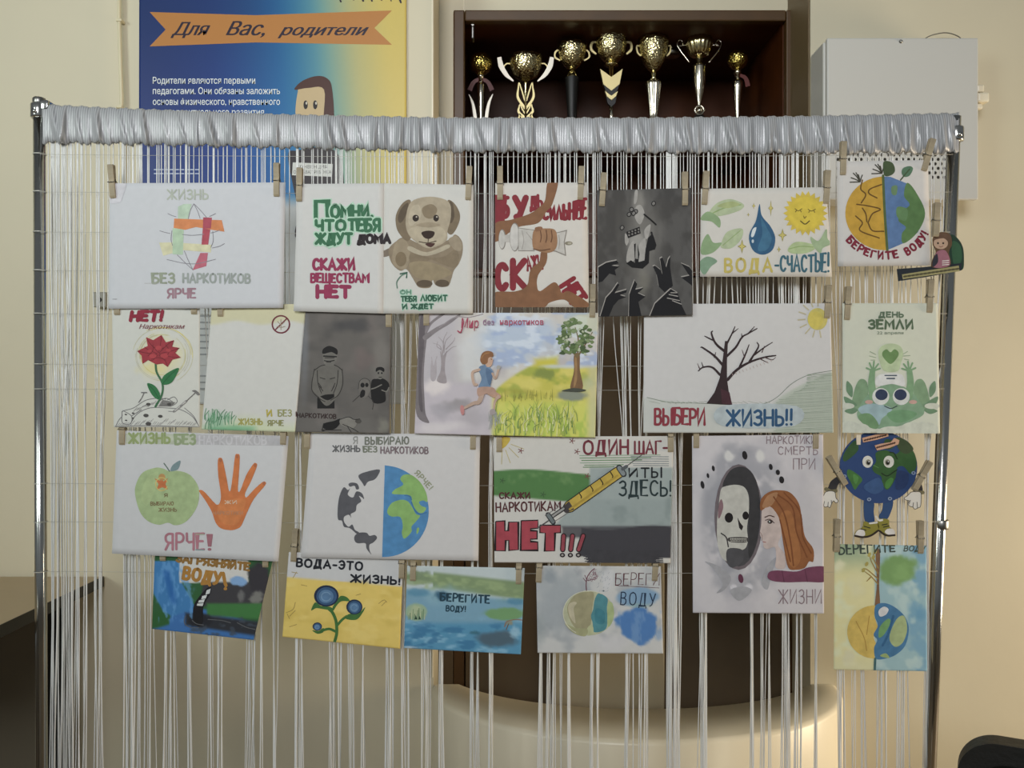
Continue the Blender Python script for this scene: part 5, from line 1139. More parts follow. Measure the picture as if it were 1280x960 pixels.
S.stroke([(520,500),(440,555)], 26, '#2a2626', False); S.stroke([(520,500),(440,555)], 14, '#a7a5a2', False); S.stroke([(418,540),(452,590)], 34, '#32363a', True); S.stroke([(420,543),(450,587)], 22, '#7b8486', True); S.stroke([(420,580),(345,630)], 8, '#5b5758', False); S.stroke([(500,480),(400,545)], 4, '#7a7676', False); S.stroke([(545,530),(460,585)], 4, '#7a7676', False); S.end()

S = sheet('s16', 'paper_poster', 'tall white sheet with a red-haired girl facing a skull in a mirror', [(865,545),(1029,543),(1030,767),(866,766)], R3, '#c2bec0', (850, 530, .2603), bend=(.003, .002, -.002))
def w_(w):
    for (x, y, rx, ry, a, sd) in ((160,300,80,150,.7,1),(240,130,60,60,.6,2),(320,130,110,50,.6,3),(440,220,90,90,.6,4),(130,480,70,260,.35,5),(230,740,110,110,.6,6),(330,780,110,90,.5,7),(430,690,60,100,.6,8),(600,400,110,200,.3,9),(500,300,60,90,.4,10)): w.blob(x, y, rx, ry, '#9c9ca1', a, .8, .4, sd)
    d_ = np.sqrt(((w.X-285)/150)**2+((w.Y-455)/315)**2); w.mix('#94949a', sst(1.32, 1.05, d_)*sst(.3, .62, fbm(w.X, w.Y, 70, 77))*.85)
    w.noise('#b0adb2', 140, .45, .8, .5, 20); w.blob(235, 155, 28, 35, '#cfcdca', .9, .5, .2, 30); w.blob(385, 155, 28, 40, '#cfcdca', .9, .5, .2, 31); w.blob(330, 785, 22, 22, '#cfccd0', .9, .4, .1, 32); w.blob(258, 785, 20, 20, '#cfccd0', .9, .4, .1, 33)
S.page('sheet', w_, 2.0)
S.begin('painted_mirror', 'dark oval mirror'); 
for q in ([(120,660),(165,700),(205,770),(175,812),(215,795),(245,740),(200,690)],[(465,640),(420,680),(390,760),(420,795),(440,720)],[(240,800),(285,850),(345,800),(300,780)]): S.poly(q, '#a3a2a6')
S.ell(282, 447, 117, 254, '#6e6468'); S.ell(283, 447, 102, 238, '#4a494c'); S.poly([(205,300),(240,225),(300,205),(350,240),(380,330),(384,450),(365,580),(330,640),(330,440),(330,330),(270,290)], '#3a393b')
S.begin('painted_skull', 'pale skull'); S.poly([(195,320),(215,300),(270,292),(310,305),(330,350),(330,430),(322,500),(326,560),(310,600),(265,606),(240,596),(228,640),(232,660),(200,640),(180,570),(178,470),(185,400)], '#bfbdb4'); S.poly([(188,380),(200,362),(208,400),(190,452),(182,440)], '#85676d'); S.poly([(230,600),(300,605),(300,660),(250,690),(225,660)], '#504f52')
S.ell(235, 450, 20, 24, '#1f1b1c'); S.ell(315, 440, 15, 20, '#1f1b1c'); S.poly([(276,448),(290,475),(304,492),(296,512),(284,498)], '#2a2526', False); S.stroke([(198,525),(222,545),(232,590)], 6, '#3a3536'); S.poly([(236,545),(322,545),(318,568),(240,566)], '#4a4645')
for i in range(10): S.ell(244+i*8, 552, 3, 4, '#b9b6ac'); S.ell(246+i*8, 562, 3, 3, '#b9b6ac')
S.begin('painted_gems')
for (x, y, rx, ry, c_) in ((311,150,12,21,'#232124'),(108,292,9,19,'#232124'),(134,248,6,12,'#232124'),(160,213,7,14,'#232124'),(436,206,9,15,'#232124'),(470,232,10,13,'#232124'),(488,268,12,17,'#232124'),(292,742,12,22,'#5f3347')): S.ell(x, y, rx, ry, c_, -.2)
S.begin('painted_girl', 'girl in profile with long red hair'); S.poly([(395,410),(430,392),(480,430),(490,520),(470,580),(500,620),(505,690),(460,690),(462,640),(455,592),(420,600),(402,590),(398,560),(384,530),(390,480)], '#c3b2ac')
S.poly([(388,415),(390,360),(430,325),(480,318),(530,330),(570,380),(585,450),(600,540),(640,600),(640,660),(620,660),(600,690),(560,700),(520,690),(500,600),(485,500),(470,440),(430,395)], '#8f5a33', True, 4); S.poly([(395,400),(420,345),(470,330),(440,390)], '#a87a54'); S.poly([(480,440),(530,420),(560,520),(580,640),(550,690),(520,660),(500,560)], '#a0683a')
for q in ([(470,340),(540,400),(560,520),(610,640)],[(450,350),(500,430),(530,560),(545,680)],[(500,330),(575,420),(590,540),(630,620)],[(480,460),(505,560),(530,660)]): S.stroke(q, 7, '#7a4726')
S.stroke([(408,448),(430,440),(452,446)], 5, '#4a322c'); S.ell(432, 470, 12, 9, '#3c3130'); S.ell(430, 469, 4, 4, '#b5bdbd'); S.stroke([(410,462),(432,458),(452,475)], 4, '#3a2a28'); S.stroke([(386,520),(395,540),(392,560)], 3, '#9b827c'); S.stroke([(398,565),(412,568)], 4, '#9a6060')
S.poly([(420,735),(430,710),(470,703),(560,708),(620,688),(700,688),(700,755),(600,758),(500,760),(440,752)], '#744058'); S.stroke([(490,705),(500,758)], 4, '#5c2f45', False); S.stroke([(600,700),(612,757)], 4, '#5c2f45', False)
S.begin('lettering'); pc = '#86747a'; S.letters('НАРКОТИКИ', 416, 58, 650, 94, pc, 4); S.letters('СМЕРТЬ', 472, 108, 660, 146, pc, 4); S.letters('ПРИ', 545, 166, 648, 216, pc, 4); S.letters('ЖИЗНИ', 474, 798, 678, 862, pc, 5); S.end()

# jointed globe figure
ROOT = empty('globe_cutout', P(1098, 590, R3), 'jointed card cut-out of a round globe with eyes, white gloves and sneakers', 'paper cut-out')
C_ = Cut(ROOT, R3, (1020, 530, .15625))
YG = R3
for (pts, nm, y) in (([(100,505),(120,460),(165,425),(205,420),(225,450),(180,480),(160,530),(130,545),(85,525)], 'arm', .002), ([(790,440),(830,450),(850,500),(850,545),(800,540),(780,500)], 'arm', .002)):
    S = C_.card(nm, pts, '#2f2d2f', YG+y); S.begin('cuff', 'olive cuff')
    S.stroke([(80,520),(120,540),(158,535)] if pts[0][0] < 400 else [(790,530),(820,548),(855,548)], 30, '#6a6449'); S.end()
for (pts, ln) in (([(75,545),(110,535),(150,545),(160,590),(178,615),(160,632),(140,615),(125,640),(110,670),(95,660),(75,665),(60,655),(40,640),(28,615),(50,590)], [[(60,655),(68,620)],[(95,662),(98,625)],[(125,640),(122,610)]]),
                  ([(760,545),(800,540),(838,550),(842,610),(835,660),(815,672),(790,682),(775,665),(755,660),(735,640),(745,615),(720,608),(705,592),(730,575)], [[(775,665),(780,630)],[(812,670),(808,625)],[(745,640),(755,610)]])):
    S = C_.card('glove', pts, '#c3beb5', YG+.0005); S.begin('glove_lines'); S.stroke(pts+[pts[0]], 5, '#4a4640')
    for q in ln: S.stroke(q, 5, '#4a4640', False)
    S.end()
for (pts, sh) in (([(390,605),(440,600),(466,640),(462,700),(466,790),(400,790),(384,700)], 0), ([(545,605),(600,595),(618,620),(605,690),(565,765),(505,745),(530,690)], 1)):
    C_.card('leg', pts, '#2d4468', YG+.002)
for i, pts in enumerate(([(310,880),(330,850),(370,828),(388,780),(430,790),(480,780),(500,800),(498,850),(440,900),(380,912),(320,905)], [(505,850),(495,790),(510,760),(580,765),(588,820),(625,850),(632,885),(590,902),(540,890)])):
    S = C_.card('shoe', pts, '#7a7434', YG+.0005); S.begin('shoe_details', 'white toe cap, dark sole and laces')
    if i == 0: S.poly([(312,885),(335,850),(375,845),(392,870),(385,895),(330,895)], '#cbc6c0'); S.stroke([(312,895),(380,905),(440,892),(498,852)], 16, '#2f2520'); S.stroke([(360,840),(400,850)], 8, '#2b2a22', False); S.stroke([(385,818),(432,832)], 8, '#2b2a22', False); S.stroke([(430,795),(488,788)], 14, '#c9c5bd', False)
    else: S.poly([(550,865),(570,840),(610,838),(630,860),(628,882),(580,885)], '#cbc6c0'); S.stroke([(508,855),(560,890),(630,890)], 15, '#2f2520'); S.stroke([(540,825),(585,815)], 8, '#2b2a22', False); S.stroke([(530,808),(570,800)], 8, '#2b2a22', False); S.stroke([(480,740),(505,770),(530,768)], 16, '#c9c5bd')
    S.end()
S = C_.card('globe_disc', [(500+311*math.cos(a), 345+290*math.sin(a)) for a in [2*math.pi*k/48 for k in range(48)]], '#2b3f66', YG+.0012, False)
S.begin('painted_continents', 'green land on dark blue')
gp = '#35582f'
for q, c_ in (([(215,260),(260,180),(320,130),(340,200),(290,260),(230,300)], '#33512f'), ([(480,230),(560,210),(640,240),(700,190),(780,220),(805,330),(760,400),(700,340),(650,350),(640,420),(600,500),(560,525),(530,470),(520,420),(470,390),(450,350),(480,300)], gp), ([(255,365),(300,380),(370,440),(340,490),(310,525),(280,470),(250,410)], '#3e6a35'), ([(640,110),(720,130),(780,200),(720,240),(660,200)], '#3c4a30'), ([(560,120),(640,150),(600,200),(540,190)], '#35502f')): S.poly(q, c_)
S.poly([(560,460),(600,430),(620,450),(585,510),(555,510)], '#477a3a'); S.poly([(300,400),(340,430),(320,480),(300,450)], '#4d8040'); S.poly([(380,500),(500,430),(540,520),(460,560)], '#33507a'); S.poly([(650,380),(740,400),(720,500),(640,520)], '#27395f')
S.stroke([(460,330),(500,350)], 6, '#4f7a45', False)
S.begin('painted_eyes'); 
for (x, px_) in ((413, 418), (582, 572)): S.ell(x, 302, 42, 48, '#c9c7bd'); S.ell(px_, 307, 21, 24, '#8a8574'); S.ell(px_+2, 310, 14, 16, '#1d1b19'); S.ell(px_+6, 301, 5, 5, '#d8d6cc')
S.begin('painted_mouth'); S.stroke([(525,395),(570,415),(620,385),(650,365)], 9, '#22331f'); S.stroke([(590,225),(625,235),(650,280)], 9, '#22331f')
for (x, y) in ((228,418),(780,392),(425,603),(592,597)):
    S.begin('rivet', 'silver rivet'); S.ell(x, y, 17, 14, '#7d8ca5'); S.ell(x, y, 8, 7, '#2f3d55')
S.end(); YL = YG-.001
for nm, pts, txt in (('paper_label', [(370,112),(480,84),(578,76),(580,98),(490,125),(378,148)], [(388,132),(570,88)]), ('paper_label', [(470,172),(520,158),(600,145),(628,112),(668,130),(660,162),(590,190),(490,212)], [(488,190),(640,150)])):
    S = C_.card(nm, pts, '#b48d75', YL, False); S.begin('lettering'); q0, q1 = txt
    for i in range(9): t = i/9; S.stroke([(q0[0]+(q1[0]-q0[0])*t, q0[1]+(q1[1]-q0[1])*t), (q0[0]+(q1[0]-q0[0])*(t+.05), q0[1]+(q1[1]-q0[1])*(t+.05)-3)], 13, '#4a3229', False)
    S.end()
C_.card('paper_tab', [(322,80),(362,80),(356,166),(326,166)], '#c2b7a4', YL, False)

# ------------------------------------------------------------------ row four
S = sheet('s18', 'paper_poster', 'dark painting of a blue river with a black striped pipe pouring waste', [(194,684),(343,692),(317,800),(190,786)], R4, '#b5b5b2', (170, 680, .1406), bend=(.002, -.002, .002))
def w_(w):
    X, Y = w.X, w.Y
    w.mix('#2f5534', np.ones(len(X))); w.where('#3c6f9f', np.minimum(X-150-np.clip(Y-430, 0, 400)*.55, 400+np.clip(Y-330, 0, 400)*.55-X), 10); w.blob(200, 700, 140, 110, '#2d5530', 1, .2, .1, 3)
    w.where('#3a659b', np.minimum(Y-640+.0*X+60*np.sin(X*.006-2), 860-Y)-np.where(X < 300, 60, 0), 16); w.where('#b9b8b4', np.minimum(np.minimum(X-385, 345-Y), 1000-X), 5); w.where('#39383b', np.minimum(np.minimum(X-650+.15*Y, Y-340), 520-Y+.05*X), 12); w.blob(1090, 300, 110, 150, '#333135', 1, .3, .3, 7); w.blob(910, 330, 90, 50, '#7595ba', 1, .3, .2, 8); w.blob(1080, 470, 80, 90, '#7b7b75', .8, .6, .5, 9); w.blob(930, 460, 40, 70, '#6c6c6b', .8, .6, .4, 10)
    w.where('#3c6b3c', np.minimum(np.minimum(Y-528+.0*X, 600-Y+.06*X), X-630), 14); w.where('#2c2e33', np.minimum(np.minimum(Y-620-.12*(X-500), 730+.15*(X-500)-Y), X-440), 18); w.blob(560, 680, 130, 80, '#25262b', 1, .4, .3, 11); w.mix('#5c8cba', sst(.56, .7, fbm(X*1.6, Y*.6, 60, 12))*sst(160, 220, X)*(1-sst(430, 520, X-.4*(Y-300)))*sst(140, 160, Y)*(1-sst(650, 720, Y))*.7); w.mix('#1f4f8e', sst(-1, 1, 1-np.abs((X-270-(Y-250)*.25)/28))*sst(220, 250, Y)*(1-sst(500, 560, Y))*.6)
    w.mix('#3e4650', sst(.55, .7, fbm(X*.7, Y*1.5, 60, 14))*sst(620, 660, Y)*sst(460, 500, X)*.8); w.where('#2c5030', np.minimum(150-Y, 385-X), 6)
S.page('sheet', w_, 1.5)
S.begin('painted_pipe', 'black and white striped pipe'); S.poly([(632,392),(668,385),(660,440),(600,560),(595,690),(560,730),(515,690),(510,560),(560,470)], '#1d1c1f')
for q in ([(628,412),(664,396),(654,440),(618,450)],[(588,462),(632,452),(620,484),(580,492)],[(560,500),(612,490),(602,520),(552,522)],[(545,530),(600,526),(592,552),(540,548)]): S.poly(q, '#bfc3c2', False)
for q in ([(440,640),(430,700),(480,740),(560,745)],[(500,680),(540,710),(600,720)],[(640,670),(760,680),(840,700)],[(900,700),(980,740),(1060,760)]): S.stroke(q, 7, '#57595c')
S.begin('lettering', 'ochre lettering'); S.letters('ЗАГРЯЗНЯЙТЕ', 360, 95, 1008, 155, '#8a6630', 22, rot=.12, gap=.26); S.letters('ВОДУ', 418, 200, 745, 304, '#a1732f', 30, rot=.17, gap=.36); S.stroke([(775,260),(790,340),(800,370)], 30, '#a1732f', True); S.ell(795, 398, 16, 14, '#a1732f'); S.end()

S = sheet('s19', 'paper_poster', 'yellow painted sheet with three round blue berries on a green stalk', [(361,690),(504,695),(500,811),(353,796)], R4, '#b6b6b6', (340, 680, .1458), bend=(.002, .001, .002))
def w_(w):
    w.where('#cbb364', w.Y-285-.08*(w.X-140), 9); w.mix('#bba352', sst(.5, .75, fbm(w.X*.6, w.Y, 150, 3))*sst(290, 340, w.Y)*.6); w.mix('#d3be76', sst(.5, .7, fbm(w.X*.5, w.Y, 70, 5))*sst(290, 340, w.Y-.08*w.X+12)*.5)
S.page('sheet', w_, 2)
S.begin('painted_scratches')
for q in ([(120,590),(180,560),(200,500)],[(150,620),(200,570)],[(130,600),(150,640)],[(915,510),(960,480),(985,500)],[(940,530),(980,490)],[(150,710),(210,690)],[(720,440),(760,428)],[(250,350),(300,360)],[(170,240),(220,250)],[(180,290),(210,240)]): S.stroke(q, 5, '#9a8344')
S.begin('painted_stalk', 'green stalk and leaves'); gr = '#3f6b35'
S.stroke([(536,842),(555,760),(548,660),(520,590),(490,560)], 32, gr, taper=(.8, .8)); S.stroke([(556,700),(600,650),(640,620)], 22, gr); S.stroke([(545,750),(490,728),(430,742)], 22, gr); S.poly([(520,540),(560,480),(590,445),(640,455),(665,490),(600,490),(560,520),(530,565)], gr); S.poly([(335,570),(370,500),(420,530),(500,540),(530,570),(450,560),(380,550)], gr); S.poly([(630,640),(660,600),(740,595),(798,542),(770,600),(720,650)], gr); S.poly([(345,740),(400,745),(440,720),(440,755),(390,770)], gr)
S.begin('painted_berries', 'dark-rimmed blue berries')
for (x, y, rx, ry) in ((466,445,106,92),(706,540,69,65),(388,708,40,36)): S.ell(x, y, rx, ry, '#1f2c44'); S.ell(x+2, y+2, rx*.83, ry*.84, '#345478'); S.ell(x-2, y+4, rx*.6, ry*.62, '#53779b'); S.ring(x-2, y+6, rx*.38, ry*.4, max(4, rx*.08), '#6d8fae', 20, 330)
S.begin('lettering', 'black lettering'); S.letters('ВОДА-ЭТО', 212, 128, 772, 192, '#20232a', 17, rot=.055, gap=.34); S.letters('ЖИЗНЬ!', 676, 262, 1096, 325, '#20232a', 17, rot=.05, gap=.32); S.end()

S = sheet('s20', 'paper_poster', 'blue watercolour river landscape with dark lettering across the water', [(509,707),(656,710),(651,818),(505,810)], R4, '#b2bcbd', (495, 690, .1406), bend=(.002, .001, .001))
def w_(w):
    X, Y = w.X, w.Y
    w.mix('#a7b2b5', sst(.4, .7, fbm(X, Y, 200, 2))*.7); band = 180+.11*(X-340)
    w.where('#788a68', np.minimum(Y-band, 320+.13*(X-340)-Y)-np.where(X < 330, 40, 0), 18); w.blob(230, 225, 110, 70, '#76866a', .95, .4, .4, 3); w.blob(200, 270, 170, 30, '#8b9b77', .8, .6, .4, 33); w.mix('#93a57a', sst(.5, .7, fbm(X*.6, Y, 90, 4))*sst(-10, 15, Y-band-20)*(1-sst(340, 420, Y-.1*X))*.7)
    w.where('#6c93a9', Y-330-.10*(X-100), 30, .9); w.blob(500, 400, 300, 130, '#8aaab4', .7, .8, .4, 6); w.blob(190, 360, 130, 50, '#55829b', .8, .6, .3, 7); w.blob(1060, 440, 130, 40, '#4f7d98', .8, .6, .3, 8)
    w.mix('#4c85a6', sst(600, 660, Y)*.8); w.mix('#7ba6bd', sst(.52, .68, fbm(X*.6+Y*.4, Y*1.6, 90, 9))*sst(560, 640, Y)*.9); w.mix('#3a6c90', sst(.55, .7, fbm(X*.5+Y*.3, Y*1.5, 80, 10))*sst(600, 680, Y)*.8)
    w.blob(180, 535, 110, 88, '#8fa58a', 1, .25, .1, 11); w.blob(170, 530, 80, 60, '#a9b290', .8, .6, .6, 12); w.blob(960, 550, 230, 62, '#6c9166', 1, .3, .3, 13); w.blob(900, 780, 240, 90, '#4a5c68', .95, .5, .3, 14); w.blob(700, 720, 70, 25, '#37606e', .8, .6, .4, 15); w.blob(1060, 720, 60, 70, '#8fb0c2', .8, .6, .4, 16); w.blob(140, 850, 110, 20, '#c3cfd4', .8, .8, .5, 17); w.blob(1000, 630, 50, 25, '#8a8066', .8, .6, .5, 18); w.blob(410, 390, 90, 60, '#34566c', .9, .7, .3, 19)
S.page('sheet', w_, 1.6)
S.begin('lettering', 'dark teal lettering'); S.letters('БЕРЕГИТЕ', 396, 368, 828, 432, '#23404f', 15, rot=.05, gap=.36); S.letters('ВОДУ!', 446, 478, 618, 524, '#23404f', 11, rot=.04, gap=.3)
S.begin('painted_marks'); 
for i in range(12): x = 110+i*13; S.stroke([(x, 600), (x+4, 560-(i*17 % 60))], 6, ('#7d9570', '#5f7d5a', '#b9bd96')[i % 3], False)
S.poly([(165,600),(175,560),(190,600)], '#2f4a3c', False); S.poly([(200,600),(208,565),(222,600)], '#2f4a3c', False); S.stroke([(965,665),(985,620),(1060,600),(1120,605)], 9, '#8b6f5d'); S.stroke([(980,690),(1000,640)], 8, '#6b5546'); S.end()

S = sheet('s21', 'paper_poster', 'grey watercolour sheet with a pale globe, red twig and blue paint square', [(670,707),(826,708),(829,817),(672,816)], R4, '#bfbfbd', (660, 690, .1484), bend=(.002, .001, -.001))
def w_(w):
    X, Y = w.X, w.Y
    w.blob(260, 400, 340, 400, '#9aa0a4', .9, .8, .4, 2); w.noise('#8b9197', 160, .5, .75, .5, 3); w.blob(180, 200, 90, 110, '#868e95', .7, .8, .4, 4); w.blob(430, 170, 60, 60, '#8d9298', .6, .8, .4, 5); w.blob(110, 650, 60, 180, '#8e9698', .5, .8, .4, 6); w.blob(700, 760, 200, 120, '#c3c2c4', .7, .8, .4, 7); w.blob(680, 220, 70, 130, '#c6c6c8', .8, .7, .4, 22)
    w.blob(920, 380, 205, 90, '#7f9cb6', 1, .3, .2, 8); w.blob(920, 620, 190, 165, '#4f78ad', 1, .25, .3, 9); w.mix('#7595bb', sst(.5, .7, fbm(X*2, Y*.5, 70, 10))*sst(740, 770, X)*sst(480, 520, Y)*(1-sst(740, 780, Y))*.6); w.blob(930, 450, 150, 25, '#8fa8a4', .6, .8, .5, 11)
    w.blob(430, 540, 165, 190, '#7c7f80', .6, .5, .1, 23)
S.page('sheet', w_, 1.8)
S.begin('painted_globe', 'beige, green and teal globe'); S.ell(510, 515, 217, 190, '#b7b999'); S.poly([(420,350),(500,335),(555,350),(540,480),(530,600),(500,690),(400,640),(350,560),(330,470),(370,390)], '#a09a78'); S.poly([(340,450),(380,420),(410,430),(385,480),(400,600),(350,540)], '#bdb598'); S.poly([(590,350),(640,365),(672,400),(665,470),(668,560),(660,640),(610,672),(550,670),(545,600),(530,540),(550,480),(560,410)], '#4f8b94'); S.poly([(570,480),(640,500),(640,600),(570,590)], '#3f7f8c'); S.poly([(672,440),(710,430),(725,520),(705,600),(672,620)], '#a8b783'); S.poly([(500,640),(540,610),(550,680),(500,695)], '#b7bb90'); S.poly([(310,600),(400,640),(500,650),(480,710),(380,680)], '#a5a57c')
S.ring(510, 515, 214, 188, 6, '#cfcdb8', 120, 300)
S.begin('painted_twig', 'dark red twig'); S.stroke([(492,325),(490,270),(500,210),(530,165),(560,140)], 8, '#6e3f4c'); rnd = random.Random(6)
for i in range(18): x, y = 500+rnd.uniform(0, 90), 145+rnd.uniform(0, 90); S.ring(x, y, rnd.uniform(6, 13), rnd.uniform(6, 13), 3, '#7f5461', 0, rnd.uniform(180, 360))
for q in ([(490,250),(465,220)],[(495,235),(478,195)],[(492,240),(560,230)]): S.stroke(q, 5, '#6e3f4c', False)
for i in range(26): x, y = rnd.uniform(585, 700), rnd.uniform(160, 330); S.stroke([(x, y), (x-8, y+12)], 2.5, '#9aa3ab', False)
S.ell(636, 328, 8, 6, '#5a6a72')
S.begin('lettering', 'dark red and navy lettering'); S.letters('БЕРЕГИ', 736, 178, 1104, 278, '#5a3038', 6, slant=.05, gap=.3); S.stroke([(735,282),(920,292),(1105,303)], 4, '#5a3038'); S.letters('ВОДУ', 780, 332, 1068, 440, '#22344c', 9, gap=.42, rot=.06); S.end()

S = sheet('s22', 'paper_poster', 'tall watercolour sheet half yellow, half blue and green, lowest on the right', [(1043,680),(1158,682),(1159,839),(1042,837)], R4, '#b8b9ac', (1020, 530, .3333), bend=(.003, .001, 0))
def w_(w):
    X, Y = w.X, w.Y
    left = 1-sst(215, 228, X); w.mix('#cfc793', left*.9); w.mix('#8f9f84', left*(1-sst(470, 580, Y))*.9); w.mix('#d6d0b0', left*sst(.5, .7, fbm(X, Y, 90, 3))*.8); w.mix('#c8c5a2', left*sst(850, 930, Y)*.6)
    r_ = sst(215, 228, X); w.mix('#8fabb0', r_); w.mix('#6f95ab', r_*sst(.48, .68, fbm(X, Y, 80, 4))*.9); w.mix('#a9bdbb', r_*sst(.55, .75, fbm(X, Y, 60, 5))*.8); w.blob(375, 700, 45, 60, '#5d8aa6', .7, .8, .4, 6); w.blob(150, 610, 50, 60, '#cbc6a0', .8, .8, .4, 7); w.blob(310, 545, 85, 68, '#70905c', 1, .3, .3, 8); w.blob(320, 560, 50, 40, '#7fa068', .7, .7, .4, 9); w.blob(120, 870, 30, 40, '#c6c2a6', .7, .8, .4, 10)
S.page('sheet', w_, 1.8)
S.begin('painted_tree'); S.poly([(224,480),(240,480),(237,600),(240,690),(220,690),(228,600)], '#7a5a40')
for q in ([(232,600),(205,570),(178,550)],[(232,560),(210,520),(200,490)],[(232,580),(190,545),(172,545)],[(233,540),(215,500),(222,470)],[(205,575),(190,590)]): S.stroke(q, 5, '#94793f', taper=(1, .5))
for (x, y) in ((178,548),(200,490),(215,500),(190,525),(222,480)): S.ell(x, y, 6, 9, '#a89a50', .5)
S.begin('painted_globe', 'globe half ochre and half blue'); S.poly([(222,680)]+[(222-105*math.sin(a), 780-100*math.cos(a)) for a in np.linspace(.1, math.pi-.1, 20)]+[(218,880),(228,830),(215,800),(232,760),(218,720)], '#cbae56', False); S.stroke([(150,740),(180,800),(190,850)], 3, '#a8843a'); S.stroke([(200,720),(190,790)], 3, '#a8843a')
S.poly([(224,680),(260,672),(300,690),(335,725),(348,770),(335,830),(300,865),(260,880),(225,880),(218,840),(230,810),(216,790),(232,755),(220,720)], '#41739a'); S.poly([(300,735),(330,720),(342,770),(325,820),(295,835),(275,800)], '#9fae7c'); S.poly([(240,760),(270,730),(280,745),(255,790),(235,800)], '#6d9a62'); S.poly([(240,870),(262,860),(275,878)], '#93a86e'); S.stroke([(250,830),(270,790),(290,720)], 9, '#2f5f86'); S.poly([(235,700),(255,685),(272,695),(262,715),(240,722)], '#d0d2d0')
S.stroke([(222,880),(220,925)], 9, '#3f6468', False)
S.begin('lettering'); S.letters('БЕРЕГИТЕ', 88, 452, 296, 490, '#3f4a42', 6, grow=(1.15, .55), rot=-.06); S.letters('ВОДУ', 330, 456, 408, 476, '#4d5a52', 4, slant=.2); S.end()

# ------------------------------------------------------------------ clothes pegs
M_PEG = mat('peg wood', '#a99b80', .6, noise=.2, nscale=60); M_SPR = mat('peg spring', '#8a8780', .3, 1.0)
def peg_mesh():
    jaw = MB(); prof_ = [(.0005, -.027), (.0022, -.0275), (.0042, -.024), (.0046, .0), (.0040, .003), (.0046, .006), (.0056, .026), (.0026, .0275), (.0016, .026), (.0010, .004)]
    pts = [Vector((-.0046, -y, z)) for y, z in prof_]
    jaw.prism(pts, (.0092, 0, 0))
    spr = MB()
    spr.tube([(-.0052+.0104*t, -.0002+.0052*math.cos(t*math.pi*6)*0-.0015*math.sin(t*math.pi*10), .0015+.0015*math.cos(t*math.pi*10)) for t in np.linspace(0, 1, 40)], .0006, 6)
    for sx in (-.0052, .0052):
        spr.tube([(sx, .0, .0015), (sx, -.0062, -.002), (0, -.0062, -.002)], .0006, 6); spr.tube([(sx, .0, .0015), (sx, .0062, -.002), (0, .0062, -.002)], .0006, 6)
    return jaw, spr
JAW, SPR = peg_mesh()
proto = empty('clothespin', (0, 0, 0)); proto['_org'] = (0, 0, 0)
j1 = fix_normals(JAW.build('jaw', M_PEG, proto)); bv = j1.modifiers.new('bev', 'BEVEL'); bv.width = .0004; bv.segments = 2
j2 = j1.copy(); COL.objects.link(j2); j2.parent = proto; j2.rotation_euler = (0, 0, math.pi)
s1 = SPR.build('spring', M_SPR, proto, True)
PEGS = []
def peg(px0, py0, px1, py1, Y, label):
    """px0,py0 = upper end, px1,py1 = jaw end in the photograph"""
    L_ = .055*F/Y; d = np.array((px0-px1, py0-py1), float); d = d/np.hypot(*d); c = np.array((px1, py1))+d*L_/2
    if not PEGS: r = proto; ch_ = None
    else:
        r = proto.copy(); COL.objects.link(r)
        for o_ in (j1, j2, s1): k = o_.copy(); COL.objects.link(k); k.parent = r
    r.location = P(c[0], c[1], Y); r.rotation_euler = (0, math.atan2(d[0], -d[1]), 0); PEGS.append(r)
    r['label'] = label; r['category'] = 'clothespin'; r['group'] = 'wooden clothespins on the curtain'
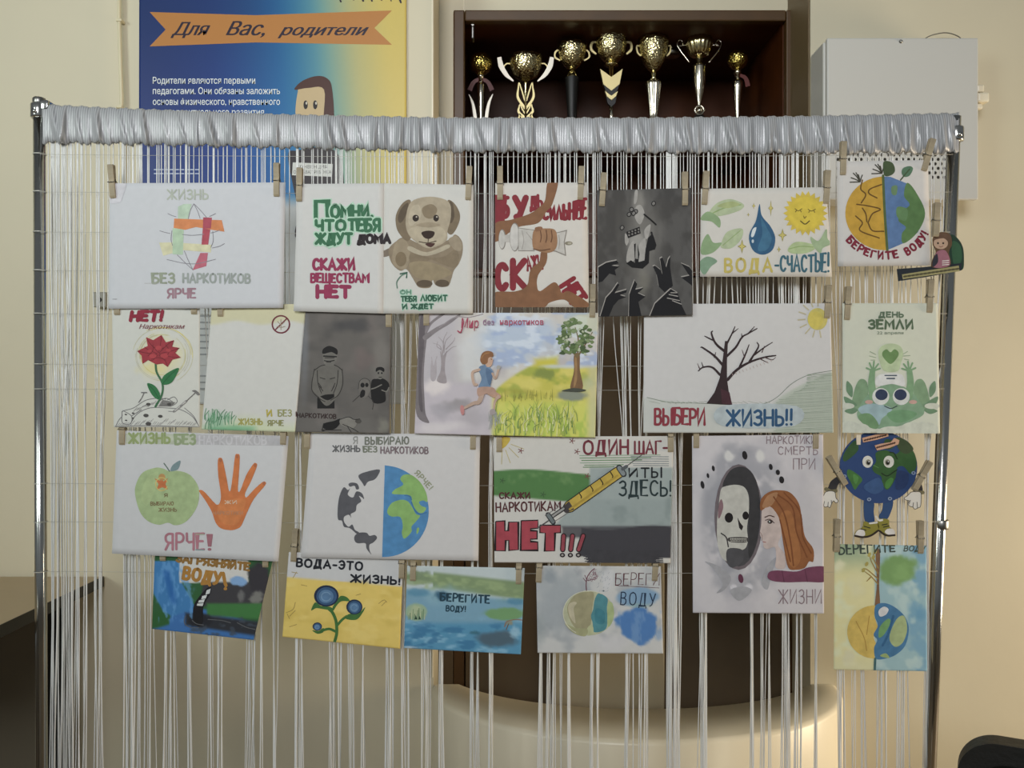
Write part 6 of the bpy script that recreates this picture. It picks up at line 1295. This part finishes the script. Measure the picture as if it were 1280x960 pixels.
for (a, b_, c, d, Y, lab) in (
 (139,206,142,248,R1,'wooden clothespin at the top left corner of the colour-band globe sheet'), (346,203,346,246,R1,'wooden clothespin at the top right corner of the colour-band globe sheet'),
 (375,208,374,252,R1,'wooden clothespin at the top left corner of the dog poster'), (587,206,585,250,R1,'wooden clothespin at the top right corner of the dog poster'),
 (625,207,625,250,R1,'wooden clothespin at the top left of the crushed syringe sheet'), (727,207,725,250,R1,'wooden clothespin at the top right of the crushed syringe sheet'),
 (755,216,752,258,R1,'wooden clothespin at the top left of the dark hands painting'), (856,215,856,257,R1,'wooden clothespin at the top right of the dark hands painting'),
 (883,215,880,256,R1,'wooden clothespin at the top left of the water drop sheet'), (1034,214,1032,255,R1,'wooden clothespin at the top right of the water drop sheet beside the sun'),
 (1054,176,1053,219,R1,'wooden clothespin at the top left of the desert-and-green globe sheet'), (1166,172,1154,214,R1,'tilted wooden clothespin at the top right of the desert-and-green globe sheet'),
 (1171,250,1169,296,R1-.008,'wooden clothespin above the small girl cut-out'),
 (147,350,147,394,R2,'wooden clothespin at the top left of the red flower sheet'), (243,350,243,393,R2,'wooden clothespin at the top right of the red flower sheet'),
 (276,350,276,396,R2,'wooden clothespin at the top left of the yellow-green lettered page'), (486,368,486,409,R2,'wooden clothespin at the top right of the grey page of ink people'),
 (533,362,533,407,R2,'wooden clothespin at the top left of the running boy watercolour'), (741,354,740,397,R2,'wooden clothespin at the top right of the running boy watercolour'),
 (815,350,815,392,R2,'wooden clothespin at the top left of the bare tree sheet'), (1036,345,1033,398,R2,'wooden clothespin at the top right of the bare tree sheet over its sun'),
 (1060,362,1058,400,R2,'wooden clothespin at the top left of the pale green printed sheet'), (1163,350,1161,391,R2,'wooden clothespin at the top right of the pale green printed sheet'),
 (154,510,153,556,R3,'wooden clothespin at the top left of the apple and hand sheet'), (356,512,354,556,R3,'wooden clothespin at the top right of the apple and hand sheet'),
 (385,517,384,561,R3,'wooden clothespin at the top left of the grey and blue globe sheet'), (592,518,591,562,R3,'wooden clothespin at the top right of the grey and blue globe sheet'),
 (624,520,624,565,R3,'wooden clothespin at the top left of the yellow syringe poster'), (838,520,838,565,R3,'wooden clothespin at the top right of the yellow syringe poster'),
 (870,516,870,560,R3,'wooden clothespin at the top left of the skull mirror sheet'), (1019,517,1019,561,R3,'wooden clothespin at the top right of the skull mirror sheet'),
 (1035,570,1057,606,R3-.002,'wooden clothespin tilted across the left arm of the globe cut-out'), (1162,577,1142,613,R3-.002,'wooden clothespin tilted across the right arm of the globe cut-out'),
 (205,660,204,701,R4,'wooden clothespin at the top left of the waste pipe painting'), (333,664,332,709,R4,'wooden clothespin at the top right of the waste pipe painting'),
 (370,660,367,702,R4,'wooden clothespin at the top left of the yellow berry sheet'), (503,680,502,723,R4,'wooden clothespin at the top right of the yellow berry sheet'),
 (517,684,516,726,R4,'wooden clothespin at the top left of the blue river watercolour'), (649,686,648,730,R4,'wooden clothespin at the top right of the blue river watercolour'),
 (675,686,673,728,R4,'wooden clothespin at the top left of the pale globe watercolour'), (820,684,818,726,R4,'wooden clothespin at the top right of the pale globe watercolour'),
 (1046,656,1045,690,R4,'wooden clothespin at the top left of the lowest right watercolour'), (1150,658,1150,692,R4,'wooden clothespin at the top right of the lowest right watercolour')):
    peg(a, b_, c, d, Y, lab)
for o in bpy.data.objects:
    if '_org' in o: del o['_org']
